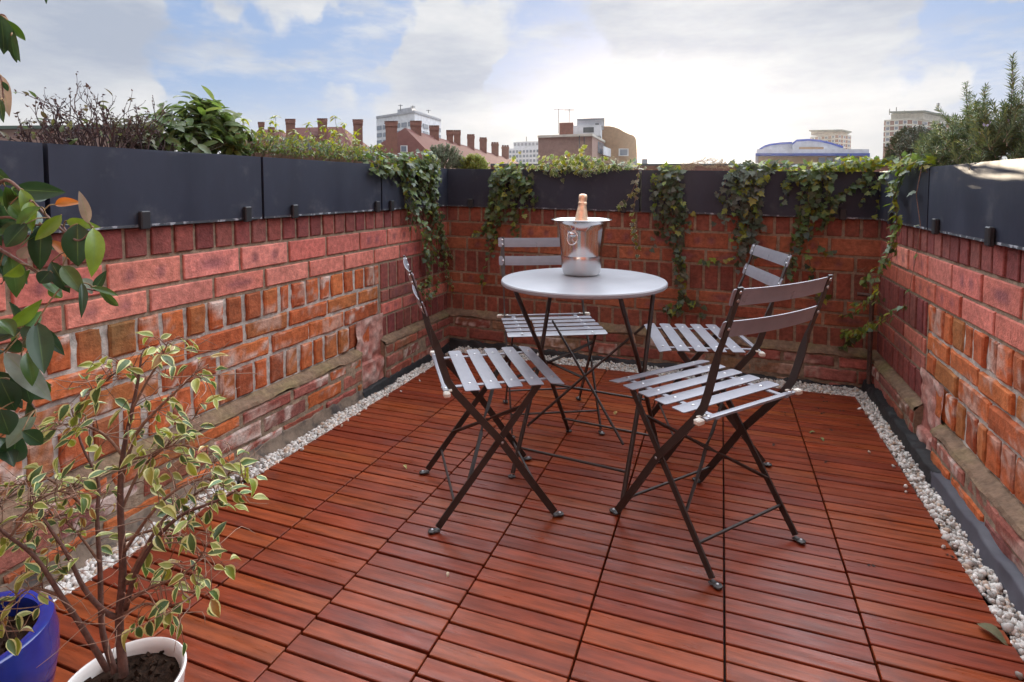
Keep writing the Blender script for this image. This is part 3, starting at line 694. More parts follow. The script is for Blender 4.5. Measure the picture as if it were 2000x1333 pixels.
# ------------------------------------------------------------------ bistro table
TC = np.array((-.483, .681)); P1 = np.array((-.682, .510)); DU = unit(np.array((.079, .411))); P3 = np.array((-.307, .468))
tb = thing('bistro_table', 'round grey folding bistro table carrying the champagne bucket', 'table', (TC[0], TC[1], 0))
org = (TC[0], TC[1], 0)
mb = MB(); TR = .292; mb.lathe([(0, .676), (TR-.010, .676), (TR-.003, .6745), (TR, .6705), (TR, .663), (TR-.003, .6595), (TR-.012, .659), (TR-.014, .662), (0, .664)], 96, (TC[0], TC[1], 0)); mb.build('tabletop', MT['tabtop'], tb, smooth=True, org=org, angle=35)
def fr(A, u, z, off=0): 
    nrm = np.array((DU[1], -DU[0])); p = A+DU*u+nrm*off; return np.array((p[0], p[1], z))
for A, o1 in ((P1, .006), (P3, -.006)):
    for pts, of in ((((.0, .662), (.012, .632), (.170, .415), (.205, .358), (.418, .012)), o1), (((.300, .662), (.288, .615), (.205, .385), (.195, .360), (.0, .012)), -o1)):
        mb = MB(); pth = spline([fr(A, u, z, of) for u, z in pts], 22); mb.tube(pth, .0078, 10); l = mb.build('leg', MT['frame'], tb, smooth=True, org=org, angle=40)
        e = pth[-1]; d = unit((e-pth[-3])*np.array((1, 1, 0))); mb = MB(); mb.lathe([(.013, .002), (.013, .006), (.007, .009), (0, .009)], 12, e*np.array((1, 1, 0))+d*.006); dome(mb, e*np.array((1, 1, 0))+d*.006+np.array((0, 0, .0085)), (0, 0, 1), .004); mb.build('foot', [MT['frame'], MT['rivet']], l, org=org)
    mb = MB(); q = [fr(A, .105+.012*k, .510-.018*k, o1) for k in range(-1, 2)]; mb.tube(q, .0092, 10); mb.build('sleeve', M_('worn_sleeve', base=(.22, .13, .075), rough=.6, var=.5, vscale=60), tb, smooth=True, org=org, angle=40)
for a, b, r in ((fr(P1, .2865, .488), fr(P3, .018, .186), .0045), (fr(P3, .215, .526), fr(P1, .092, .147), .0045)):
    mb = MB(); mb.tube([a, a*.5+b*.5+np.array((0, 0, .003)), b], r, 8); mb.build('brace', MT['frame'], tb, smooth=True, org=org, angle=40)
for a, b in ((fr(P1, .045, .085), fr(P3, .045, .085)), (fr(P1, .375, .072), fr(P3, .375, .072)), (fr(P1, .285, .240), fr(P3, .285, .240))):
    mb = MB(); mb.tube([a, b], .0045, 8); mb.build('stretcher', MT['frame'], tb, smooth=True, org=org, angle=40)

# ------------------------------------------------------------------ champagne bucket and bottle
BC = np.array((-.512, .775, .6765))
bk = thing('champagne_bucket', 'polished steel champagne bucket with ring handles standing on the round table', 'ice bucket', tuple(BC))
mb = MB(); mb.lathe([(.0752, .072), (.0755, .074), (.0772, .090), (.0822, .130), (.0866, .165), (.0905, .188), (.0950, .198), (.1080, .2035), (.1125, .2045), (.1135, .2060), (.1120, .2075), (.1070, .2070), (.0950, .2010), (.0905, .188), (.0800, .13), (.0690, .07), (.062, .012), (0, .010)], 72, BC); body = mb.build('body', MT['steel'], bk, smooth=True, org=BC, angle=50)
mb = MB(); mb.lathe([(0, .0), (.060, .0), (.0655, .003), (.0690, .010), (.0725, .026), (.0745, .045), (.0765, .060), (.0765, .068), (.0755, .0735)], 72, BC); mb.build('bucket_base', MT['frost'], bk, smooth=True, org=BC)
cd = unit((CAM-BC)*np.array((1, 1, 0)))
for ang in (R(-20), R(160)):
    d = np.array((cd[0]*math.cos(ang)-cd[1]*math.sin(ang), cd[0]*math.sin(ang)+cd[1]*math.cos(ang), 0)); p = BC+d*.0862+np.array((0, 0, .158)); sd = np.cross((0, 0, 1), d)
    mb = MB(); mb.lathe([(.012, -.004), (.013, .001), (.009, .004), (.0055, .006), (.0085, .010), (.0095, .014), (.0075, .019), (0, .021)], 20, p, axis=d); h = mb.build('handle_knob', MT['steel'], bk, smooth=True, org=BC)
    mb = MB(); q = p+d*.008+np.array((0, 0, -.014)); k = [q+sd*.0195*math.sin(a)+np.array((0, 0, .024*math.cos(a)))+d*(.003-.004*math.cos(a)) for a in np.linspace(0, 2*math.pi, 33)]; mb.tube(k, .0022, 8, caps=False); mb.build('ring', MT['steel'], h, smooth=True, org=BC)
bt = thing('champagne_bottle', 'champagne bottle with gold foil neck sticking out of the steel bucket', 'bottle', tuple(BC+np.array((0, 0, .016))))
ax = unit((.05, .06, 1)); b0 = BC+np.array((-.012, -.004, .020)); O = BC+np.array((0, 0, .016))
mb = MB(); mb.lathe([(0, 0), (.038, .0), (.040, .006), (.040, .10), (.034, .13), (.024, .155)], 32, b0, axis=ax); mb.build('bottle_body', MT['glass'], bt, smooth=True, org=O)
mb = MB(); mb.lathe([(.0290, .150), (.0268, .170), (.0240, .190), (.0208, .208), (.0180, .222), (.0160, .234), (.0150, .241), (.0163, .243), (.0166, .246), (.0163, .2485), (.0147, .250), (.0150, .256), (.0158, .263), (.0156, .272), (.0135, .2785), (.006, .281), (0, .281)], 32, b0, axis=ax); mb.build('foil_cap', MT['foil'], bt, smooth=True, org=O)

# ------------------------------------------------------------------ pots
WP = np.array((-.976, -.634, -.018)); BP = np.array((-1.285, -.70, -.004))
wp = thing('flower_pot', 'white glazed pot on the deck holding the small variegated fig tree', 'pot', tuple(WP))
mb = MB(); mb.lathe([(0, .001), (.068, .001), (.072, .006), (.084, .10), (.0925, .164), (.0945, .170), (.0945, .175), (.0915, .177), (.0880, .174), (.085, .162), (.082, .14), (0, .14)], 64, WP); mb.build('pot_body', MT['whitepot'], wp, smooth=True, org=WP, angle=40)
def soil_disc(o, O, z, r, stuff=80):
    mb = MB(); P = np.zeros((14, 29, 3))
    for i in range(14):
        for j in range(29):
            rr = r*i/13; a = 2*math.pi*j/28; x, y = rr*math.cos(a), rr*math.sin(a); P[i, j] = O+np.array((x, y, z+.010*nz3(x, y, z, 40)-.004*(i/13)**4))
    mb.quadgrid(P)
    for k in range(stuff):
        a, rr = rnd(0, 6.28), r*math.sqrt(random.random())*.94; s = rnd(.002, .007); mb.box(O+np.array((rr*math.cos(a), rr*math.sin(a), z+.004)), (s*2, s, s), np.linalg.qr(np.random.normal(size=(3, 3)))[0])
    mb.build('soil', MT['soil'], o, org=O)
soil_disc(wp, WP, .156, .0855)
bp = thing('flower_pot', 'cobalt blue glazed pot cut by the left edge of the picture', 'pot', tuple(BP))
mb = MB(); mb.lathe([(0, .001), (.095, .001), (.100, .006), (.122, .07), (.131, .125), (.131, .165), (.127, .182), (.127, .192), (.125, .200), (.117, .203), (.104, .200), (.101, .190), (.104, .16), (.100, .14), (0, .14)], 72, BP); mb.build('pot_body', MT['bluepot'], bp, smooth=True, org=BP, angle=50)
soil_disc(bp, BP, .168, .103, 120)

# ------------------------------------------------------------------ plants: helpers
def stem(mb, pts, r0, r1, n=14, col=(.12, .075, .05), seg=6):
    p = spline(pts, n); mb.tube(p, [r0+(r1-r0)*i/(n-1) for i in range(n)], seg, col); return p
TOCAM = lambda p: unit(CAM-np.asarray(p))

# variegated fig tree in the white pot
ft = thing('fig_tree', 'small weeping fig with cream edged leaves growing in the white pot', 'potted tree', tuple(WP+np.array((0, 0, .158))))
FO = WP+np.array((0, 0, .158)); wood = MB(); fol = MB(); BK = (.105, .05, .035); TW = (.20, .11, .07)
def A_(x, y, d): return at(x, y, d)
FIGX = lambda q: (240+(q[0]-240)*.84 if q[0] > 240 else q[0], q[1], q[2])
trunks = [([(243, 1320, .955), (233, 1220, .955), (240, 1110, .95), (235, 980, .96), (240, 890, .97), (262, 800, .98), (276, 740, .99), (284, 690, 1.0)], .0074, .0016),
 ([(225, 1315, .955), (200, 1230, .965), (196, 1120, .98), (190, 1010, 1.0), (192, 940, 1.02), (160, 870, 1.04), (140, 800, 1.05)], .0054, .0014),
 ([(210, 1310, .95), (160, 1225, .93), (120, 1165, .915), (70, 1090, .90), (20, 1050, .885), (-30, 1010, .87)], .0048, .0020),
 ([(240, 1210, .955), (205, 1195, .94), (165, 1150, .93), (130, 1080, .93), (90, 1020, .94), (60, 960, .95)], .005, .0016),
 ([(246, 1190, .95), (270, 1120, .94), (320, 1050, .93), (380, 1005, .93), (440, 985, .93), (500, 960, .94), (525, 930, .95)], .0048, .0010),
 ([(250, 1140, .95), (300, 1060, .95), (350, 1000, .97), (420, 960, .98), (470, 935, .99), (500, 918, 1.0)], .0040, .0010),
 ([(242, 1080, .95), (300, 1010, .94), (360, 960, .94), (430, 935, .95), (480, 950, .95)], .0034, .0009),
 ([(238, 930, .97), (270, 850, .95), (320, 800, .94), (370, 760, .94), (400, 735, .94), (425, 715, .95)], .0036, .0009),
 ([(262, 800, .98), (300, 740, .98), (330, 700, .98), (345, 668, .98)], .0026, .0008),
 ([(276, 740, .99), (250, 715, .99), (205, 745, 1.0), (175, 770, 1.0)], .0022, .0008),
 ([(240, 890, .97), (205, 850, .98), (160, 830, .99), (125, 830, 1.0), (95, 840, 1.0)], .0028, .0008),
 ([(236, 1000, .96), (280, 920, .99), (330, 880, 1.0), (385, 840, 1.01), (410, 810, 1.02)], .0030, .0009),
 ([(190, 1010, 1.0), (130, 960, 1.0), (80, 930, 1.0), (40, 950, 1.0), (0, 985, .98)], .0030, .0009),
 ([(120, 1165, .915), (60, 1150, .90), (10, 1190, .89), (-10, 1230, .88)], .0026, .0010),
 ([(245, 1180, .95), (300, 1150, .93), (360, 1130, .92), (410, 1100, .92), (440, 1060, .92)], .0030, .0008),
 ([(238, 1060, .955), (290, 1040, .97), (350, 1035, .98), (400, 1060, .98), (430, 1090, .98), (455, 1115, .98)], .0028, .0008),
 ([(240, 1200, .95), (290, 1180, .93), (340, 1185, .92), (395, 1170, .92), (420, 1155, .92)], .0024, .0007),
 ([(240, 900, .97), (300, 890, .96), (360, 870, .96), (420, 880, .96), (450, 905, .96)], .0026, .0008),
 ([(196, 1100, .98), (150, 1040, 1.0), (110, 1010, 1.0), (70, 1010, 1.0)], .0024, .0008),
 ([(20, 1050, .885), (60, 990, .89), (110, 960, .90), (150, 950, .91)], .0022, .0008)]
def figleaf(p, d, s=1.0):
    L = rnd(.020, .037)*s; dd = unit(np.array(d)*.8+np.array((0, 0, -.55))+sphv()*.45); n = unit(TOCAM(p)*.55+np.array((0, 0, .8))+sphv()*.55)
    g = random.random(); c = jit((.07, .125, .035), .3) if g < .5 else jit((.23, .27, .05), .25)
    fol.leaf(p, dd, n, L, L*rnd(.34, .54), fold=rnd(.1, .9), curl=rnd(-.2, 1.5), col=c if random.random() > .06 else jit((.30, .17, .05), .2), nl=7, wave=rnd(.02, .07), prof=lambda t: np.sin(np.pi*t**.72)**1.0)
for pts, r0, r1 in trunks:
    pts = [FIGX(q) for q in pts]; W3 = [A_(*q) for q in pts]; p = stem(wood, W3, r0, r1, 26, BK if r0 > .004 else TW, 7 if r0 > .004 else 5)
    big = r0 > .0045
    for i in range(6 if big else 4, 26):
        if big and i < 12: continue
        for k in range(2 if random.random() < .75 else 1):
            if random.random() < (.56 if big else .50): continue
            t = unit(p[min(i+1, 25)]-p[i-1]); d = unit(t*.7+sphv()); d = unit(d-TOCAM(p[i])*.35*(d@TOCAM(p[i]))); ln = rnd(.012, .055); q = p[i]+d*ln+np.array((0, 0, -.25*ln))
            wood.tube([p[i], p[i]+d*ln*.5+np.array((0, 0, .004)), q], [.0009, .0007, .0005], 4, TW); figleaf(q, d)
            if random.random() < .22: figleaf(p[i]+d*ln*.6, unit(d+sphv()*.9), .85)
for k in range(190):   # bare twigs
    pts, r0, r1 = random.choice(trunks[3:]); q = A_(*FIGX(random.choice(pts[1:]))); d = sphv(); d[2] = abs(d[2])*.3-.1; L = rnd(.05, .14)
    wood.tube(spline([q, q+d*L*.4+sphv()*.012, q+d*L*.75+sphv()*.02, q+d*L+sphv()*.02], 7), [.0009, .0009, .0008, .0008, .0007, .0006, .0004], 4, (.26, .16, .11))
wood.build('trunk', MT['twig'], ft, smooth=True, org=FO); fol.build('foliage', MT['varieg'], ft, smooth=True, org=FO)

# big glossy climber at the left edge (rooted in the blue pot)
CO = BP+np.array((0, 0, .168)); cl = thing('climbing_plant', 'dark glossy leaved climber reaching in from the left edge above the blue pot', 'climber', tuple(CO))
wood = MB(); fol = MB()
stems = [([(-40, 1240, 1.02), (-60, 1050, .98), (-50, 900, .92), (-30, 760, .88), (-40, 600, .86), (-30, 450, .85), (-20, 340, .85), (-30, 200, .84), (-20, 60, .84), (10, -40, .84)], .008, .003, 40),
 ([(-30, 400, .85), (10, 352, .85), (60, 392, .84), (100, 430, .83), (150, 470, .83), (180, 450, .83)], .003, .0012, 16), ([(-30, 470, .86), (20, 500, .86), (70, 530, .85), (110, 555, .84), (170, 565, .84), (215, 572, .84)], .003, .001, 16),
 ([(-30, 430, .86), (20, 425, .86), (60, 440, .85), (120, 440, .85), (140, 490, .84)], .0025, .001, 12), ([(-30, 640, .87), (10, 630, .87), (50, 645, .86), (75, 640, .86)], .0025, .001, 10),
 ([(-30, 760, .88), (10, 740, .87), (40, 760, .87), (70, 800, .87)], .0025, .001, 10), ([(-30, 60, .84), (0, 30, .84), (15, 40, .84), (25, 70, .84)], .002, .001, 8), ([(-30, 140, .84), (0, 150, .84), (8, 200, .84)], .002, .001, 8)]
SP = []
for pts, a, b, n in stems: SP += stem(wood, [A_(*q) for q in pts], a, b, n*2, (.15, .09, .07), 7)
DK, MG, LG, PK, OR, PL = (.022, .050, .020), (.055, .11, .025), (.13, .21, .035), (.26, .20, .14), (.28, .11, .03), (.16, .20, .15)
for x0, y0, x1, y1, w, c in ((152, 438, 150, 518, 44, DK), (182, 446, 192, 528, 30, LG), (82, 440, 74, 527, 34, DK), (52, 438, 8, 482, 34, DK), (108, 400, 147, 390, 18, OR), (172, 436, 163, 386, 17, PK), (20, 500, 38, 574, 30, MG), (98, 530, 74, 556, 26, DK), (100, 512, 132, 572, 26, DK), (122, 520, 156, 562, 26, MG), (110, 552, 108, 595, 22, MG), (160, 553, 166, 610, 14, DK), (192, 562, 239, 612, 13, MG), (178, 562, 230, 574, 12, MG), (158, 545, 180, 565, 22, PL),
 (40, 370, 70, 430, 24, LG), (10, 365, 24, 420, 26, MG), (58, 395, 56, 440, 22, LG), (80, 405, 20, 440, 22, MG), (130, 432, 170, 440, 18, LG), (0, 395, -10, 470, 34, DK), (20, 400, 50, 430, 26, MG), (120, 420, 70, 470, 22, LG), (40, 515, 10, 560, 26, LG), (60, 480, 30, 512, 20, PK), (100, 470, 140, 500, 16, OR), (0, 520, 30, 560, 26, DK),
 (0, 30, 15, 108, 26, DK), (8, 38, 57, 82, 15, MG), (22, 70, 28, 132, 11, DK), (88, -20, 91, 10, 5, DK), (2, 148, 12, 208, 20, PK), (8, 190, 26, 206, 12, OR), (0, 195, 2, 232, 14, DK), (5, 160, 18, 180, 8, DK),
 (72, 630, 86, 722, 38, DK), (20, 640, 72, 602, 24, LG), (0, 625, 30, 650, 24, MG), (66, 640, 30, 680, 30, DK), (10, 690, 90, 768, 36, PL), (40, 700, 55, 792, 36, DK), (60, 738, 104, 775, 22, MG), (0, 740, 30, 806, 40, DK), (70, 815, 8, 872, 34, PL), (34, 845, 18, 925, 42, DK), (44, 842, 86, 868, 26, DK), (0, 800, 20, 850, 36, DK), (30, 660, 10, 720, 34, DK), (52, 690, 66, 745, 26, MG), (0, 855, 30, 905, 30, DK), (80, 640, 120, 690, 20, DK), (45, 620, 75, 585, 16, LG)):
    d0 = .835+rnd(-.03, .03); p = A_(x0, y0, d0); q = A_(x1, y1, d0+rnd(-.03, .03)); n = unit(TOCAM(p)+sphv()*.45+np.array((0, 0, .3))); L = np.linalg.norm(q-p)
    ns = min(SP, key=lambda s_: np.linalg.norm(s_-p)); wood.tube(spline([ns, (ns+p)/2+np.array((0, 0, .004)), p], 5), .0010, 5, (.20, .13, .06))
    fol.leaf(p, q-p, n, L*1.05, w*d0/CF*1.08, fold=rnd(.25, .75), curl=rnd(.2, 1.0), col=jit(c, .15), nl=9, prof=lambda t: np.sin(np.pi*t**.85)**.85)
for k in range(120):
    pts, a, b, n = random.choice(stems[:1]+stems); i = random.randrange(len(pts)-1); f = random.random(); q = np.array(pts[i])*(1-f)+np.array(pts[i+1])*f
    if q[0] > 60 and random.random() < .7: continue
    if q[1] < 340 and random.random() < .75: continue
    p = A_(q[0]-8, q[1], q[2]+rnd(0, .05)); d = unit(sphv()+np.array((0, 0, -.5))+RT*rnd(-.6, .2)); L = rnd(.036, .064)
    fol.leaf(p, d, unit(TOCAM(p)+sphv()*.8+np.array((0, 0, .5))), L, L*rnd(.34, .46), fold=rnd(.1, .5), curl=rnd(.1, .8), col=jit(random.choice((DK, DK, DK, MG)), .2), nl=8)
wood.build('stem', MT['twig'], cl, smooth=True, org=CO); fol.build('foliage', MT['gloss'], cl, smooth=True, org=CO)
# ------------------------------------------------------------------ ivy
IVG = [(.070, .115, .034), (.085, .135, .040), (.050, .085, .032), (.12, .17, .045), (.10, .135, .065)]
IVY_Y = [(.20, .24, .035), (.26, .26, .04), (.14, .20, .035)]
def ivy(label, planes, strands, size=(.022, .036), gap=.013, mat='ivy', cols=IVG, out=(0, -1, 0), spread=.022, tops=(), org=None):
    """strands: lists of pixels read off at a known wall plane; every strand becomes a stem with leaves"""
    wood = MB(); fol = MB(); out = np.array(out, float); org = np.array(org)
    t = thing('ivy_plant', label, 'ivy', tuple(org), 'ivy plants trailing from the planters')
    def lf(p, d, s, yellow):
        n = unit(out*.9+np.array((0, 0, .55))+sphv()*.55); c = jit(random.choice(IVY_Y if yellow else cols), .2)
        fol.ivyleaf(p, d, n, s, c)
    for st in strands:
        pts, wob = st[0], (st[1] if len(st) > 1 else .012); yel = (st[2] if len(st) > 2 else .08)*1.6+.04; gp = st[3] if len(st) > 3 else gap
        W3 = []
        for i, q in enumerate(pts):
            p = planes(q[0], q[1]) + out*(q[2] if len(q) > 2 else rnd(.008, .022)) + sphv()*wob*(.3 if i == 0 else 1); W3.append(p)
        ln = sum(np.linalg.norm(a-b) for a, b in zip(W3, W3[1:])); n = max(6, int(ln/gp)); p = spline(W3, n)
        wood.tube(p, [.0017-.0010*i/(n-1) for i in range(n)], 5, (.13, .085, .05) if random.random() < .7 else (.22, .12, .08))
        for i in range(1, n):
            s = rnd(*size)*(1.0 if i < n*.75 else .85); d = unit(np.array((0, 0, -.8))+sphv()*.7+out*.25)
            q = p[i]+unit(sphv()+out*.6)*rnd(.004, spread)
            wood.tube([p[i], (p[i]+q)/2+np.array((0, 0, .003)), q], .0006, 4, (.16, .13, .06)); lf(q, d, s, random.random() < yel)
    for (x0, x1, y0, y1, cnt, yel) in tops:     # leaves lying over the planter rim
        for k in range(cnt):
            p = planes(rnd(x0, x1), rnd(y0, y1))+out*rnd(-.09, .03); d = unit(sphv()+out*.5+np.array((0, 0, .1)))
            n = unit(np.array((0, 0, .9))+out*.4+sphv()*.6); fol.ivyleaf(p, d, n, rnd(*size), jit(random.choice(IVY_Y if random.random() < yel else cols), .2))
    wood.build('stem', MT['twig'], t, org=org, smooth=True); fol.build('foliage', MT[mat], t, org=org, smooth=True)
    return t
BKP = lambda x, y: on_y(x, y, 1.945); LFP = lambda x, y: on_x(x, y, -1.668); RTP = lambda x, y: on_x(x, y, .700)
def fan(xs, ytop, ends, k, wob=.012, yel=.06, gp=None):
    r = []
    for i in range(max(2, round(k*.72))):
        a = rnd(*xs); ex, ey = random.choice(ends); ex += rnd(-6, 6); ey += rnd(-25, 8)
        r.append(([(a, ytop+rnd(-8, 6), -.01), (a*.75+ex*.25+rnd(-8, 8), ytop+14, .03), (a*.45+ex*.55+rnd(-8, 8), ytop*.5+ey*.5), (ex, ey)], wob, yel)+((gp,) if gp else ()))
    return r
ivy('large green ivy spilling over the left corner planter down the brick wall', LFP,
    fan((722, 800), 322, [(740, 340), (712, 346), (770, 350)], 8, .012, .10)+fan((760, 830), 312, [(820, 470), (842, 430), (800, 440)], 10, .014)+fan((780, 840), 316, [(835, 555), (850, 520), (826, 500)], 8, .014)+fan((800, 850), 318, [(838, 590), (868, 500)], 5, .014, .05)
    , (.024, .040), .0135, 'ivy', IVG, (1, 0, 0), .028, ((720, 850, 296, 330, 190, .18),), org=LFP(780, 330))
ivy('small leaved cream edged ivy dangling low in the left corner beside the larger ivy', LFP,
    [([(800, 320), (838, 380), (858, 450), (866, 520), (880, 575)], .012, .1, .010), ([(815, 330), (850, 430), (872, 490), (888, 560)], .012, .1, .010), ([(840, 420), (852, 500), (848, 560), (836, 580)], .012, .1, .010), ([(850, 440), (862, 470), (868, 545)], .01, .1, .010), ([(835, 300), (850, 320), (845, 345)], .01, .1, .010), ([(850, 310), (842, 330), (856, 350)], .01, .1, .010), ([(835, 540), (815, 565), (832, 585)], .012, .1, .010)], (.017, .026), .010, 'ivyv', IVG, (1, 0, 0), .022, ((790, 850, 312, 335, 40, .2),), org=LFP(820, 320))
ivy('bushy ivy tail hanging over the back planter just above the chair behind the table', BKP,
    fan((962, 1000), 334, [(950, 455), (962, 430), (975, 400)], 8)+fan((975, 1005), 334, [(962, 495), (940, 500), (955, 480)], 6, .012, .10)+fan((1000, 1022), 336, [(1005, 470), (1000, 440)], 5)+fan((1010, 1035), 338, [(1040, 400), (1028, 430), (1042, 410)], 7, .012, .06)+[([(958, 430), (935, 450), (928, 458)], .006, .3), ([(955, 500), (940, 545), (945, 555)], .004, .1, .05)],
    (.026, .042), .015, 'ivy', IVG, (0, -1, 0), .024, ((965, 1020, 318, 336, 40, .35),), org=BKP(990, 334))
ivy('sprawling ivy with bright yellow young leaves creeping along the rim behind the bottle', BKP,
    [([(1000, 332), (1040, 322), (1085, 324), (1130, 318), (1180, 322)], .01, .5, .014), ([(1040, 330), (1080, 312), (1110, 304), (1150, 308)], .012, .6, .014), ([(1060, 335), (1100, 330), (1140, 336), (1190, 332)], .01, .2, .010), ([(1100, 325), (1130, 300), (1138, 287)], .008, .7, .016), ([(1085, 328), (1090, 340), (1092, 344)], .01, .2), ([(1130, 330), (1138, 338), (1140, 342)], .01, .2), ([(1000, 325), (1008, 308), (1010, 300)], .006, .9)],
    (.022, .034), .012, 'ivyv', IVG+[(.10, .11, .08)], (0, -1, 0), .03, ((1050, 1180, 304, 334, 170, .38), (1150, 1235, 312, 334, 60, .10)), org=BKP(1100, 332))
ivy('single sparse ivy strand with pale leaves just right of the bottle', BKP,
    [([(1248, 336), (1244, 370), (1240, 410), (1236, 440), (1240, 465), (1246, 492)], .008, .25, .018), ([(1250, 340), (1230, 390), (1215, 400), (1205, 410)], .008, .2, .020)], (.024, .034), .018, 'ivyv', [(.16, .17, .10), (.09, .12, .05), (.22, .22, .15)], (0, -1, 0), .020, ((1236, 1262, 322, 338, 10, .4),), org=BKP(1246, 336))
ivy('long ivy curtain reaching almost to the ledge behind the right rim of the table', BKP,
    fan((1280, 1312), 336, [(1290, 470), (1280, 440), (1278, 500)], 7, .012, .08)+fan((1292, 1325), 336, [(1330, 560), (1322, 520), (1330, 540)], 6, .012, .06)+fan((1290, 1335), 338, [(1335, 470), (1345, 440), (1310, 480)], 7)+[([(1300, 336), (1312, 420), (1325, 520), (1330, 585), (1300, 600)], .01, .15), ([(1310, 338), (1318, 430), (1332, 540), (1325, 600), (1310, 605)], .01, .2), ([(1330, 560), (1345, 585), (1360, 590)], .008, .3), ([(1330, 590), (1372, 600), (1372, 615)], .006, .1, .04)],
    (.026, .042), .016, 'ivy', [(.06, .085, .038), (.075, .10, .05), (.05, .072, .034), (.11, .12, .08)], (0, -1, 0), .024, ((1265, 1340, 324, 338, 30, .3),), org=BKP(1305, 336))
ivy('thick grey green ivy curtain hanging left of the back right chair', BKP,
    fan((1425, 1485), 332, [(1415, 440), (1425, 420), (1408, 430)], 8)+fan((1430, 1500), 332, [(1440, 530), (1450, 500), (1430, 480)], 10)+fan((1440, 1500), 334, [(1480, 490), (1490, 460), (1470, 500), (1488, 420)], 10)+[([(1420, 345), (1405, 385), (1400, 378)], .006, .2), ([(1440, 500), (1395, 510), (1370, 512)], .006, .2, .02)],
    (.028, .046), .0165, 'ivy', [(.075, .10, .060), (.095, .12, .08), (.06, .082, .048), (.13, .145, .11)], (0, -1, 0), .026, ((1425, 1510, 318, 336, 60, .3),), org=BKP(1460, 334))
ivy('slanting ivy with long runners hanging above the back right chair', BKP,
    fan((1530, 1560), 334, [(1540, 415), (1525, 400), (1535, 380)], 4, .012, .08)+fan((1570, 1610), 334, [(1545, 520), (1560, 490), (1540, 545), (1555, 470)], 9)+fan((1580, 1625), 332, [(1590, 470), (1605, 440), (1580, 500)], 6, .012, .08)+[([(1596, 470), (1605, 490), (1630, 497)], .004, .1, .04), ([(1575, 480), (1585, 540), (1600, 580), (1618, 575)], .006, .4, .03), ([(1580, 500), (1583, 535), (1584, 550)], .004, .1, .05)],
    (.026, .042), .0165, 'ivy', IVG+[(.055, .08, .05)], (0, -1, 0), .024, ((1500, 1640, 316, 336, 110, .42),), org=BKP(1580, 332))
ivy('ivy creeping along the rim into the right corner with a dead brown leaf below', BKP,
    [([(1620, 330), (1660, 318), (1700, 322), (1735, 318)], .012, .45, .011), ([(1640, 328), (1680, 325), (1720, 312), (1740, 305)], .012, .5, .011), ([(1690, 335), (1680, 360), (1650, 375), (1625, 400), (1610, 430)], .012, .06, .010), ([(1700, 335), (1690, 350), (1660, 362), (1635, 385)], .012, .05, .010), ([(1680, 340), (1700, 352), (1690, 380), (1680, 400)], .012, .1, .012), ([(1640, 380), (1620, 400), (1612, 430), (1600, 445)], .012, .05, .012), ([(1710, 345), (1720, 370), (1715, 395), (1712, 412)], .01, .4, .02)],
    (.022, .036), .012, 'ivy', IVG, (0, -1, 0), .026, ((1630, 1720, 310, 336, 110, .45),), org=BKP(1690, 330))
ivy('long twisting ivy trail dangling from the right corner planter to the drain pipe', RTP,
    [([(1800, 318, .02), (1775, 335, .03), (1765, 370, .03), (1770, 400, .03), (1775, 440, .05), (1780, 480, .06), (1770, 520, .07), (1755, 560, .08), (1765, 585, .08), (1735, 600, .10), (1722, 605, .12)], .006, .22, .014), ([(1790, 320, .02), (1780, 345, .03), (1770, 390, .04), (1778, 450, .05), (1775, 500, .06), (1745, 540, .08), (1738, 560, .1)], .008, .25, .014),
     ([(1785, 315, .02), (1760, 330, .03), (1748, 350, .03), (1765, 380, .03)], .01, .3, .012), ([(1808, 320, .01), (1795, 380, .012), (1805, 440, .012), (1800, 500, .02), (1790, 570, .02), (1786, 600, .02)], .004, .1, .09), ([(1755, 580, .08), (1735, 610, .10), (1705, 625, .13), (1680, 640, .15)], .006, .3, .022), ([(1760, 620, .07), (1735, 655, .10), (1715, 660, .12), (1700, 668, .13)], .008, .35, .012), ([(1790, 600, .03), (1745, 650, .09), (1720, 672, .12), (1703, 690, .13)], .006, .3, .016)],
    (.022, .036), .014, 'ivy', IVG+[(.10, .15, .05)], (-1, 0, .1), .022, ((1755, 1815, 300, 335, 90, .5),), org=RTP(1790, 325))

# ------------------------------------------------------------------ shrubs in the planters
LP = lambda x, y: on_x(x, y, -1.80); BP2 = lambda x, y: on_y(x, y, 2.075); RP = lambda x, y: on_x(x, y, .82)
def branch(mb, p, d, L, r, lvl, tips, kink=.35, col=(.06, .035, .035), ch=(2, 3), nodes=5):
    pts = [p]; dd = unit(d)
    for i in range(nodes):
        dd = unit(dd+sphv()*kink*.5+np.array((0, 0, .06))); pts.append(pts[-1]+dd*L/nodes)
    mb.tube(pts, [r*(1-.6*i/nodes) for i in range(nodes+1)], 5, col)
    if lvl == 0: tips.append((pts, dd)); return
    for k in range(random.randint(*ch)):
        i = random.randint(2, nodes); branch(mb, pts[i], unit(dd+sphv()*.75+np.array((0, 0, .25))), L*rnd(.5, .8), r*.6, lvl-1, tips, kink, col, ch, nodes)
